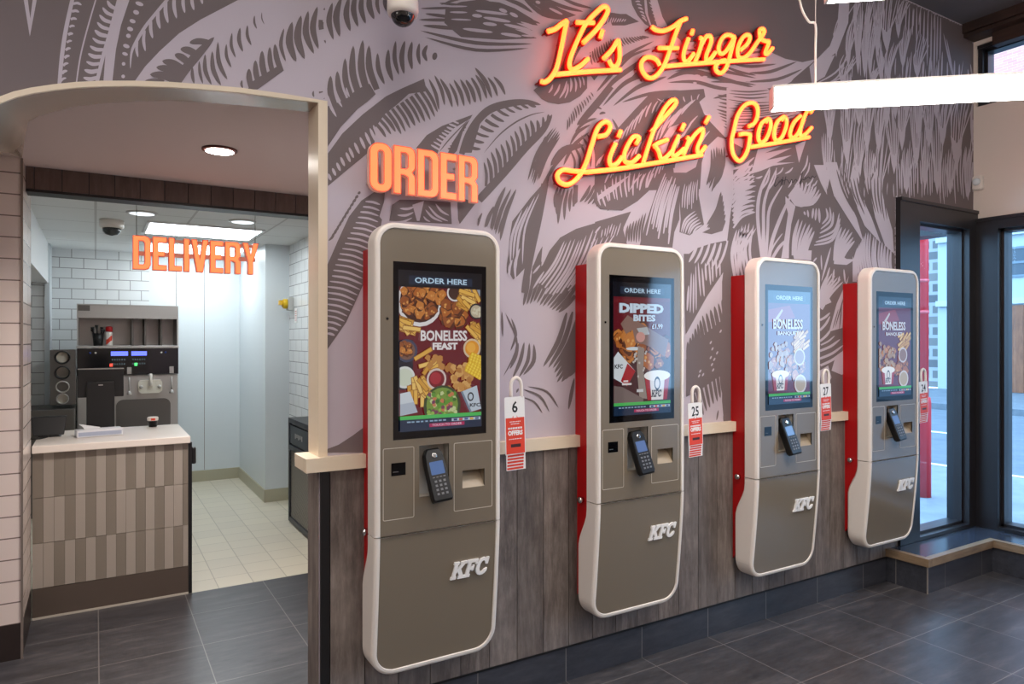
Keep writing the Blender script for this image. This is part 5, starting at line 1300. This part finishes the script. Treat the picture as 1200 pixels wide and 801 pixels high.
# ------------------------------------------------------------------ delivery counter
CX0, CX1, CYF = -.290, .470, 2.0
t = thing('delivery_counter', 'delivery counter clad in beige and taupe vertical tiles with white top', 'counter', ((CX0 + CX1) / 2, CYF + .3, 0))
mb = MB(); mb.box(CX0, CX1, CYF + .012, CYF + .62, .001, .893); mb.build('body', 'grout', t)
rows = ['DLDDLDLDLDLDLDLD', 'DLLDLDLDLLDLDLLD', 'LLDLDLDLDLDLDLDL']
mb = MB(); tw = (CX1 - CX0) / 15.6
for r, row in enumerate(rows):
    z1 = .893 - .0 - r * .2435; z0 = z1 - .2425
    for k, ch in enumerate(row):
        a = CX0 + k * tw; b = min(a + tw, CX1)
        mb.use('tile_d' if ch == 'D' else 'tile_l')
        nrib = 6; w_ = (b - a - .0018)
        zz0, zz1 = max(z0, .165) + .0009, z1 - .0009
        for j in range(nrib): mb.box(a + .0009 + w_ * j / nrib, a + .0009 + w_ * (j + .78) / nrib, CYF, CYF + .003, zz0, zz1)
        mb.box(a + .0009, b - .0009, CYF + .0031, CYF + .011, zz0, zz1)
mb.build('tile_cladding', None, t)
mb = MB(); mb.use('kick'); mb.box(CX0, CX1, CYF - .002, CYF + .0118, .012, .163); mb.use('pocket'); mb.box(CX0, CX1, CYF - .008, CYF + .0118, .0008, .0115); mb.build('kick_plate', None, t)
mb = MB(); mb.box(CX0, CX1 + .008, CYF - .035, CYF + .655, .894, .934); mb.build('worktop', 'worktop', t, bevel=.004)
mb = MB(); mb.use('black'); mb.box(CX1 + .001, CX1 + .020, CYF + .001, CYF + .03, .001, .893); mb.box(CX1 + .001, CX1 + .020, CYF + .031, CYF + .6, .02, .885)
o = mb.build('end_panel', None, t)
mb = MB(); mb.box(CX1 + .0205, CX1 + .045, CYF + .02, CYF + .06, .76, .86); mb.build('latch', 'black', o, bevel=.008)

# things on the worktop
p = on_z(57, 512, .934)
def boxthing(name, lab, cat, c, w, d, h, m, rot=0, z=.9345, parts=()):
    t = thing(name, lab, cat, (c[0], c[1], z)); R = Matrix.Translation((c[0], c[1], z)) @ Matrix.Rotation(math.radians(rot), 4, 'Z')
    mb = MB(); mb.box(-w / 2, w / 2, -d / 2, d / 2, 0, h, R); mb.build('body', m, t, bevel=.004); return t, R
# small till display seen from behind
c = on_z(57, 512, .9345)
t = thing('till_display', 'small black till display with its back turned, left end of the counter', 'till', (c.x, c.y, .9345))
R = Matrix.Translation((c.x, c.y + .05, .9345))
mb = MB(); mb.slab([[(-.06, 0), (.06, 0), (.045, .012), (-.045, .012)]], -.05, .05, lambda x, z, y: R @ Vector((x, y, z))); mb.build('base', 'black', t)
mb = MB(); mb.loft([[R @ Vector((x, y, z)) for x, y, z in ((-.075, -.05, .010), (.075, -.05, .010), (.075, -.03, .01), (-.075, -.03, .01))], [R @ Vector((x, y, z)) for x, y, z in ((-.088, -.01, .115), (.088, -.01, .115), (.088, .012, .118), (-.088, .012, .118))]]); mb.build('case', 'black', t, bevel=.004)
mb = MB(); mb.tube(smooth([R @ Vector(q) for q in ((.0, -.05, .004), (-.04, -.12, .004), (-.12, -.10, .004), (-.15, .05, .004))], 5), .004, 6); mb.build('cable', 'black', t)
# tissue box
c = on_z(116, 511, .9345)
t, R = boxthing('tissue_box', 'flat white carton of wipes with a tissue pulled out, on the worktop', 'box', (c.x, c.y + .04), .235, .10, .042, mat('white carton', (222, 224, 230), .5), 8)
mb = MB(); mb.box(-.110, .110, -.0515, -.0505, .008, .030, R); mb.build('printed_band', mat('pale blue print', (168, 178, 200), .5), t)
mb = MB(); mb.loft([[R @ Vector(q) for q in ((-.075, -.008, .042), (.01, -.008, .042), (.01, .012, .042), (-.075, .012, .042))], [R @ Vector(q) for q in ((-.08, -.004, .055), (.0, -.008, .052), (.005, .01, .05), (-.085, .008, .058))], [R @ Vector(q) for q in ((-.10, -.002, .072), (-.05, -.004, .064), (-.05, .004, .063), (-.10, .002, .075))]]); mb.build('tissue', 'white_matt', t)
# tall black card printer / back of a till
c = on_z(118, 498, .9345); c.y = 2.48; c.x = on_y(118, 470, 2.48).x
t = thing('till_screen', 'black till with upright rear panel and a wide screen, on the worktop', 'till', (c.x, c.y, .9345))
z1 = on_y(118, 447, 2.48).z
mb = MB(); mb.box(c.x - .075, c.x + .075, 2.48, 2.50, .9347, z1); mb.build('rear_panel', 'black', t, bevel=.005)
xa, xb = on_y(91, 450, 2.53).x, on_y(145, 450, 2.53).x; za, zb_ = on_y(118, 465, 2.53).z, on_y(118, 431, 2.53).z
mb = MB(); mb.box(xa, xb, 2.53, 2.55, za, zb_); mb.box(c.x - .03, c.x + .03, 2.501, 2.53, .935, (za + zb_) / 2); sd = mb.build('screen', 'black', t, bevel=.004)
mb = MB(); mb.box(xa, xb, 2.527, 2.5298, zb_ - .008, zb_ - .002); mb.build('bright_edge', 'steel', sd)
mb = MB(); mb.box(c.x - .012, c.x + .012, 2.4785, 2.4799, z1 - .024, z1 - .017); mb.build('maker_badge', 'steel', t)
# cup with red and white print
c = on_y(179, 492, 2.58)
t = thing('paper_cup', 'small cup with red and white top at the back of the worktop', 'cup', (c.x, 2.58, .9345))
mb = MB(); mb.lathe([(.024, 0), (.030, .04), (.031, .04)], (c.x, 2.58, .9345), 20); mb.build('body', 'black', t)
mb = MB(); mb.lathe([(.031, .0401), (.033, .045), (.033, .06), (.028, .064)], (c.x, 2.58, .9345), 20); lid = mb.build('lid', 'white', t)
mb = MB(); mb.box(c.x - .012, c.x + .012, 2.58 - .0342, 2.58 - .030, .978, .992); mb.build('red_mark', 'paper_red', lid)
# blue packet at the far left
c = on_z(36, 508, .9345)
t, R = boxthing('paper_stack', 'small pale carton with a blue side, against the tiled pier', 'box', (-.262, c.y + .06), .045, .07, .05, mat('pale carton', (206, 214, 222), .5))
mb = MB(); mb.box(-.0215, .0215, -.0365, -.0355, .008, .03, R); mb.build('blue_band', mat('blue print', (70, 120, 180), .5), t)

# ------------------------------------------------------------------ soft-serve machine and cup dispenser against the rear wall
YM = 4.82
X = lambda u, y=YM: on_y(u, 400, y).x
Zy = lambda v, u=150, y=YM: on_y(u, v, y).z
t = thing('drinks_machine', 'steel soft-serve machine with shelf, black control panel and blue readouts', 'machine', ((X(90) + X(209)) / 2, YM + .25, 0))
x0, x1 = X(90), X(209)
mb = MB(); mb.box(x0, x1, YM + .02, YM + .62, .001, Zy(439)); mb.build('body', 'steel', t, bevel=.01)
# open shelf on top
zt, zs, zm = Zy(357), Zy(405), Zy(373)
mb = MB(); mb.box(x0, x0 + .012, YM, YM + .4, Zy(404) + .001, zt); mb.box(x1 - .012, x1, YM, YM + .4, zs + .001, zt); mb.box(x0 + .0125, x1 - .0125, YM + .39, YM + .40, zs + .001, zt); mb.box(x0 + .0125, x1 - .0125, YM, YM + .389, zt - .012, zt); mb.box(x0 + .0125, x1 - .0125, YM, YM + .012, zm, zt - .0125)
sh = mb.build('shelf', 'steel', t)
for u in (156, 171, 190):
    mb = MB(); mb.box(X(u) - .008, X(u) + .008, YM + .10, YM + .385, zs + .001, zm + .03); mb.build('divider', 'steel_dark', sh)
mb = MB(); mb.box(x0 - .004, x1 + .004, YM - .01, YM + .4, zs - .022, zs); mb.build('ledge', 'steel', sh, bevel=.003)
mb = MB(); mb.box(x0 + .01, x0 + .10, YM - .006, YM - .0005, zt - .062, zt - .012); sw = mb.build('socket', 'steel_dark', sh)
mb = MB(); mb.box(x0, x1, YM + .001, YM + .0195, Zy(439), zs - .0225); cp = mb.build('control_panel', mat('glossy black panel', (14, 14, 18), .12), t)
KEYM = mat('grey panel buttons', (90, 104, 110), .4)
for u0, u1 in ((130, 150), (154, 172)):
    mb = MB(); mb.box(X(u0), X(u1), YM - .001, YM + .0008, Zy(416.5), Zy(411.5)); mb.build('readout', mat('blue readout', (60, 70, 220), .3, emit=(.12, .16, .9), strength=1.4, sample=False), cp)
    for k in range(6):
        for j in range(2): mb = MB(); mb.box(X(u0) + .006 + k * .019, X(u0) + .019 + k * .019, YM - .001, YM + .0008, Zy(427 - j * 5), Zy(425 - j * 5)); mb.build('button', KEYM, cp)
mb = MB(); mb.box(X(128.5), X(132), YM - .0015, YM - .001, Zy(429), Zy(425.5)); mb.build('red_button', mat('lit red key', (230, 60, 50), .4, emit=(.8, .08, .05), strength=1, sample=False), cp)
mb = MB(); mb.box(X(157.5), X(161), YM - .0015, YM - .001, Zy(428.5), Zy(425)); mb.build('green_button', mat('lit green key', (60, 220, 100), .4, emit=(.1, .8, .2), strength=1, sample=False), cp)
for u in (105.5, 112, 189, 194):
    mb = MB(); mb.lathe([(.009, 0), (.008, .004), (.002, .006)], (0, 0, 0), 12, Matrix.Translation((X(u), YM + .0012, Zy(413))) @ Matrix.Rotation(math.pi / 2, 4, 'X')); mb.build('indicator', 'white' if u in (112, 189) else mat('blue indicator', (40, 70, 150), .3), cp)
# dispensing head: plate, lever and nozzle
cx = X(176); mb = MB()
mb.slab([[(cx + a, Zy(453.5) + b) for a, b in [(-.10, .04), (-.085, .062), (.085, .062), (.10, .04), (.10, -.035), (.075, -.06), (-.075, -.06), (-.10, -.035)]]], YM - .03, YM + .0198)
dh = mb.build('dispensing_head', mat('cream plastic', (222, 214, 200), .4), t, bevel=.006)
mb = MB(); mb.box(cx - .018, cx + .018, YM - .06, YM - .0305, Zy(452), Zy(448)); mb.tube([(cx, YM - .055, Zy(452)), (cx, YM - .075, Zy(438))], .014, 10); mb.build('lever', 'white', dh)
for dx in (-.075, .075):
    mb = MB(); mb.lathe([(.016, 0), (.016, .012), (.007, .014)], (0, 0, 0), 12, Matrix.Translation((cx + dx, YM - .0302, Zy(453.5))) @ Matrix.Rotation(math.pi / 2, 4, 'X')); mb.build('knob', 'steel', dh)
for u in (151.5, 201):
    mb = MB(); mb.tube([(X(u), YM - .01, Zy(442)), (X(u), YM - .01, Zy(458))], .006, 8); mb.lathe([(.004, .03), (.022, 0), (.02, -.008)], (X(u), YM - .01, Zy(461)), 14); mb.box(X(u) - .018, X(u) + .018, YM - .012, YM + .019, Zy(438), Zy(430)); mb.build('syrup_tap', 'steel', t)
mb = MB(); mb.box(X(140), X(199), YM - .14, YM + .018, Zy(502), Zy(500)); mb.box(X(92), X(208), YM - .16, YM + .018, Zy(512), Zy(505)); mb.build('drip_tray', 'steel', t)
mb = MB(); mb.slab([rrect(X(136), X(200), Zy(500), Zy(468), .06, .01, 6)], YM + .012, YM + .0198); mb.build('recess_panel', 'steel_dark', t)
# contents of the shelf
c = Vector((X(115), YM + .10, zs + .0008))
t = thing('utensil_pot', 'black pot of black spoons on the machine shelf', 'pot', c)
mb = MB(); mb.lathe([(.036, 0), (.046, .115), (.042, .115), (.033, .004)], c, 18); mb.build('pot', 'black', t)
for k in range(7):
    a = k * .9; mb = MB(); b0 = c + Vector((.016 * math.cos(a), .016 * math.sin(a), .01)); b1 = c + Vector((.05 * math.cos(a), .04 * math.sin(a), .15 + .02 * (k % 3))); mb.tube([b0, b0.lerp(b1, .8), b1], [.004, .005, .016], 8); mb.build('spoon', 'black', t)
c = Vector((X(128), YM + .09, zs + .0008))
t = thing('sauce_bottle', 'white squeeze bottle with red cap and red mark on the machine shelf', 'bottle', c)
mb = MB(); mb.use('white'); mb.lathe([(.028, 0), (.030, .01), (.030, .118), (.024, .128), (.02, .130)], c, 20); bo = mb.build('bottle', None, t)
mb = MB(); mb.lathe([(.026, .1305), (.029, .134), (.029, .168), (.022, .178), (.006, .18)], c, 20); mb.build('cap', 'red', t)
mb = MB(); mb.loft([[c + Vector((.0306 * math.sin(a), -.0306 * math.cos(a), z + .018 * math.sin(a * 2))) for a in [(-.9 + .2 * i) for i in range(10)]] for z in (.03, .075)], closed=False, caps=False); mb.build('red_mark', 'paper_red', bo, fix=False)
# cup dispenser
YC = 4.62
xa, xb = on_y(58.5, 450, YC).x, on_y(88.5, 450, YC).x; za, zb_ = on_y(70, 474, YC).z, on_y(70, 410, YC).z
t = thing('cup_dispenser', 'steel cup dispenser column with four round openings beside the soft-serve machine', 'dispenser', ((xa + xb) / 2, YC + .2, za))
vs = [on_y(73, v, YC).z for v in (418.5, 436.5, 453, 467)]
cx = on_y(73.2, 440, YC).x; rr_ = [.052, .052, .046, .042]
mb = MB(); mb.slab([[(xa, za), (xb, za), (xb, zb_), (xa, zb_)]] + [ell(cx, z, r, r, 20) for z, r in zip(vs, rr_)], YC, YC + .02); mb.box(xa, xb, YC + .35, YC + .36, za, zb_); mb.box(xa, xa + .008, YC + .021, YC + .349, za, zb_); mb.box(xb - .008, xb, YC + .021, YC + .349, za, zb_); mb.build('body', 'steel_dark', t)
for k, (z, r) in enumerate(zip(vs, rr_)):
    mb = MB(); mb.loft([[(cx + a, YC + y, z + b) for a, b in ell(0, 0, r * q, r * q, 20)] for q, y in ((1.14, -.002), (1.14, -.010), (.94, -.012), (.92, .05))], True, False, True); mb.build('collar', 'black' if k < 2 else 'steel', t)
    mb = MB(); y = .02 if k != 1 else .06; mb.loft([[(cx + a, YC + y_, z + b) for a, b in ell(0, 0, r * q, r * q, 20)] for q, y_ in ((.88, y), (.84, y - .006), (.80, y), (.74, y + .06))], True, True, True); mb.build('cup', mat('paper cup base', (206, 198, 184), .5) if k != 2 else 'steel_dark', t)
# steel worktop they stand on
mb = MB(); mb.box(on_y(31, 480, 4.55).x, X(90) - .01, 4.55, 5.1, .001, on_y(60, 480, 4.55).z)
tag(mb.build('steel_bench', 'steel_dark', bevel=.004, origin=(-.2, 4.8, 0)), 'dull steel bench under the cup dispenser', 'bench')

# ------------------------------------------------------------------ black crate with a mesh front against the right tiled wall
ca, cb = 2.62, 3.36; cxf = 1.365; cz = .86
t = thing('mesh_cabinet', 'low black cabinet with diamond mesh front against the tiled wall', 'cabinet', (1.46, 3.0, 0))
zq = [.012, .05, .60, .64, .82, cz]
mb = MB(); mb.box(cxf + .02, 1.558, ca, cb, .012, cz); mb.build('body', 'black', t)
mb = MB(); mb.box(cxf, cxf + .0195, ca, ca + .035, .012, cz); mb.box(cxf, cxf + .0195, cb - .035, cb, .012, cz)
for a, b in ((.012, .05), (.60, .64), (.82, cz)): mb.box(cxf, cxf + .0195, ca + .0352, cb - .0352, a, b)
mb.build('frame', mat('charcoal frame', (52, 54, 60), .45), t)
mb = MB(); mb.use('pocket'); mb.box(cxf + .014, cxf + .0195, ca + .036, cb - .036, .051, .599)
ms = mb.build('mesh_backing', None, t)
mb = MB(); mb.use('black'); L = cb - ca - .07; H = .55
k = -H
while k < L:
    for sg in (1, -1):
        p0, p1 = max(0, k), min(L, k + H)
        if p1 - p0 > .01:
            f = lambda s_: (.05 + (s_ - k)) if sg == 1 else (.60 - (s_ - k))
            a_, b_ = Vector((cxf + .008, ca + .035 + p0, f(p0))), Vector((cxf + .008, ca + .035 + p1, f(p1)))
            d = (b_ - a_).normalized(); n_ = Vector((0, -d.z, d.y)) * .0015
            mb.poly([a_ - n_, b_ - n_, b_ + n_, a_ + n_])
            mb.poly([a_ - n_ + Vector((.003, 0, 0)), b_ - n_ + Vector((.003, 0, 0)), b_ + n_ + Vector((.003, 0, 0)), a_ + n_ + Vector((.003, 0, 0))])
    k += .034
mb.build('wire_mesh', None, t, fix=False)
mb = MB(); mb.box(cxf + .004, cxf + .0195, ca + .05, cb - .05, .655, .805); tp = mb.build('top_panel', mat('blue black panel', (34, 38, 48), .35), t)
mb = MB()
for k in range(5): mb.box(cxf + .0025, cxf + .004, ca + .30 + .05 * k, ca + .33 + .05 * k, .71 + .012 * (k % 2), .75)
mb.build('markings', 'steel', tp)
# emergency switch and notice on the tiled wall
c = on_x(343, 356, 1.56); 
t = thing('isolator_switch', 'yellow isolator switch on the right tiled wall', 'switch', (1.56, c.y, c.z))
mb = MB(); mb.box(1.51, 1.5595, c.y - .05, c.y + .05, c.z - .06, c.z + .06); mb.build('box', mat('grey switch box', (190, 190, 186), .5), t, bevel=.006)
mb = MB(); mb.lathe([(.045, 0), (.045, .03), (.03, .045)], (0, 0, 0), 16, Matrix.Translation((1.509, c.y, c.z)) @ Matrix.Rotation(-math.pi / 2, 4, 'Y')); mb.build('collar', mat('yellow plastic', (232, 190, 30), .4), t)
mb = MB(); mb.box(1.44, 1.4635, c.y - .035, c.y + .035, c.z - .012, c.z + .03); mb.build('handle', mat('yellow plastic handle', (228, 178, 24), .4), t)
c = on_x(347, 369, 1.56)
t = thing('wall_notice', 'small paper notice below the yellow switch', 'notice', (1.56, c.y, c.z))
mb = MB(); mb.box(1.557, 1.5595, c.y - .04, c.y + .04, c.z - .07, c.z + .06); mb.build('sheet', 'paper', t)
mb = MB()
for k in range(5): mb.box(1.5562, 1.557, c.y - .03, c.y + .03, c.z - .05 + .02 * k, c.z - .042 + .02 * k)
mb.build('print', mat('faint red print', (200, 150, 146), .6), t)

# ------------------------------------------------------------------ ceiling fittings of passage and delivery room
def downlight(u, v, z, r, lab, lit=True):
    c = on_z(u, v, z); return downlight_at(c.x, c.y, z, r, lab, lit)
def downlight_at(x, y, z, r, lab, lit=True):
    c = Vector((x, y, z))
    t = thing('downlight', lab, 'ceiling light', (c.x, c.y, z), 'round recessed downlights')
    mb = MB(); mb.lathe([(r * .80, -.002), (r * .84, -.010), (r, -.006), (r, -.0005)], (c.x, c.y, z), 28); mb.build('bezel', mat('dark red bronze bezel', (96, 52, 46), .3, .5) if lit else 'steel', t)
    mb = MB(); mb.lathe([(r * .79, -.0105), (r * .5, -.0108), (.001, -.011)], (c.x, c.y, z), 28); mb.build('lens', 'spot_lamp' if lit else mat('dim lens', (220, 224, 226), .3, emit=(.9, .95, 1), strength=.8), t)
    return c
dl = downlight(257.5, 175, COR, .075, 'lit downlight in the passage ceiling behind the arch')
downlight(166.5, 249, 2.385, .10, 'round ceiling light nearer the security camera over the counter', False)
downlight(284.5, 259, 2.385, .10, 'round ceiling light right of the lit ceiling panel', False)
pts = [on_z(u, v, 2.385) for u, v in ((197, 262), (291, 266), (276, 278), (187, 274))]
cx = sum(p.x for p in pts) / 4; cy = sum(p.y for p in pts) / 4
t = thing('ceiling_panel_light', 'bright rectangular light panel in the delivery room ceiling', 'ceiling light', (cx, cy, 2.385))
mb = MB(); mb.slab([[(cx - .42, cy - .32), (cx + .42, cy - .32), (cx + .42, cy + .32), (cx - .42, cy + .32)], [(cx - .40, cy - .30), (cx + .40, cy - .30), (cx + .40, cy + .30), (cx - .40, cy + .30)]], 2.372, 2.3845, lambda x, z, y: (x, z, y)); mb.build('frame', 'white_matt', t)
mb = MB(); mb.box(cx - .399, cx + .399, cy - .299, cy + .299, 2.374, 2.383); mb.build('diffuser', 'panel_lamp', t)
t = thing('ceiling_panel_light', 'second light panel deeper in the delivery room ceiling', 'ceiling light', (cx + .1, cy + 1.3, 2.385))
mb = MB(); mb.box(cx - .3, cx + .5, cy + 1.0, cy + 1.6, 2.374, 2.3845); mb.build('diffuser', 'panel_lamp', t)
c = on_z(131, 258, 2.385)
t = thing('ceiling_camera', 'white dome camera on the delivery room ceiling', 'security camera', (c.x, c.y, 2.385))
mb = MB(); mb.lathe([(.08, -.0005), (.08, -.05), (.07, -.06)], (c.x, c.y, 2.385), 20); mb.build('housing', 'white', t)
mb = MB(); mb.lathe([(.062, -.061), (.058, -.085), (.04, -.105), (.005, -.115)], (c.x, c.y, 2.385), 20); mb.build('dome', mat('grey camera dome', (60, 62, 64), .1), t)

# ------------------------------------------------------------------ light
def area(name, loc, rot, sx, sy, e, c):
    L = bpy.data.lights.new(name, 'AREA'); L.shape = 'RECTANGLE'; L.size = sx; L.size_y = sy; L.energy = e; L.color = c
    o = bpy.data.objects.new(name, L); COL.objects.link(o); o.location = loc; o.rotation_euler = rot; o['kind'] = 'helper'; return o
def spot(name, loc, e, c, ang=110, blend=.8, r=.04, rot=(0, 0, 0)):
    L = bpy.data.lights.new(name, 'SPOT'); L.energy = e; L.color = c; L.spot_size = math.radians(ang); L.spot_blend = blend; L.shadow_soft_size = r
    o = bpy.data.objects.new(name, L); COL.objects.link(o); o.location = loc; o.rotation_euler = rot; return o
spot('downlight_and_fill_beam', (dl.x, dl.y, COR - .02), 105, (1, .92, .86), 140)
for i, (x, y) in enumerate(((-.75, .5), (1.15, .6))): spot('downlight_and_fill_beam', (x, y, COR - .02), 80 if x < 0 else 24, (1, .94, .89), 176 if x < 0 else 130, .25 if x < 0 else .8)  # fill spots added out of view to brighten the pier and passage
for x, y, l in ((-.75, .5, 'unseen downlight added near the left foot of the arch'), (1.15, .6, 'unseen downlight added behind the right jamb of the arch')): downlight_at(x, y, COR, .075, l)  # fittings added to go with the two fill spots
# main-room ceiling downlights and spots, all unseen, added to light the room
for x, n_ in ((-1.2, 'left of the arch'), (.6, 'above the first kiosk'), (2.4, 'above the third kiosk'), (4.0, 'nearest the window wall')):
    downlight_at(x, -1.15, CEIL, .085, 'unseen downlight added in the grey main ceiling ' + n_); downlight_at(x, -4.0, CEIL, .085, 'unseen downlight added over the rear of the room, ' + n_)
for x in (-1.2, .6, 2.4, 4.0):
    for y, e_ in ((-1.15, 120), (-4.0, 90)): spot('added_ceiling_spot', (x, y, CEIL - .03), e_, (1, .92, .86), 130, .9, .4)
w = bpy.data.worlds.new('sky'); sc.world = w; w.use_nodes = True
nt = w.node_tree; bg = nt.nodes['Background']
bg.inputs[0].default_value = (.38, .66, 1.0, 1); bg.inputs[1].default_value = 6.0

cam = bpy.data.cameras.new('camera'); cam.sensor_width = 36; cam.lens = F * 36 / 1200; cam.shift_y = -2.5 / 1200; cam.clip_start = .02
co = bpy.data.objects.new('camera', cam); COL.objects.link(co); co.location = EYE; co.rotation_euler = (math.pi / 2, 0, -YAW)
sc.camera = co
sc.view_settings.view_transform = 'Standard'; sc.view_settings.look = 'None'; sc.view_settings.gamma = 1; sc.view_settings.use_curve_mapping = False
sc.view_settings.exposure = 0.38
sc.cycles.use_denoising = True
sc.cycles.max_bounces = 10; sc.cycles.transparent_max_bounces = 12; sc.cycles.sample_clamp_indirect = 6
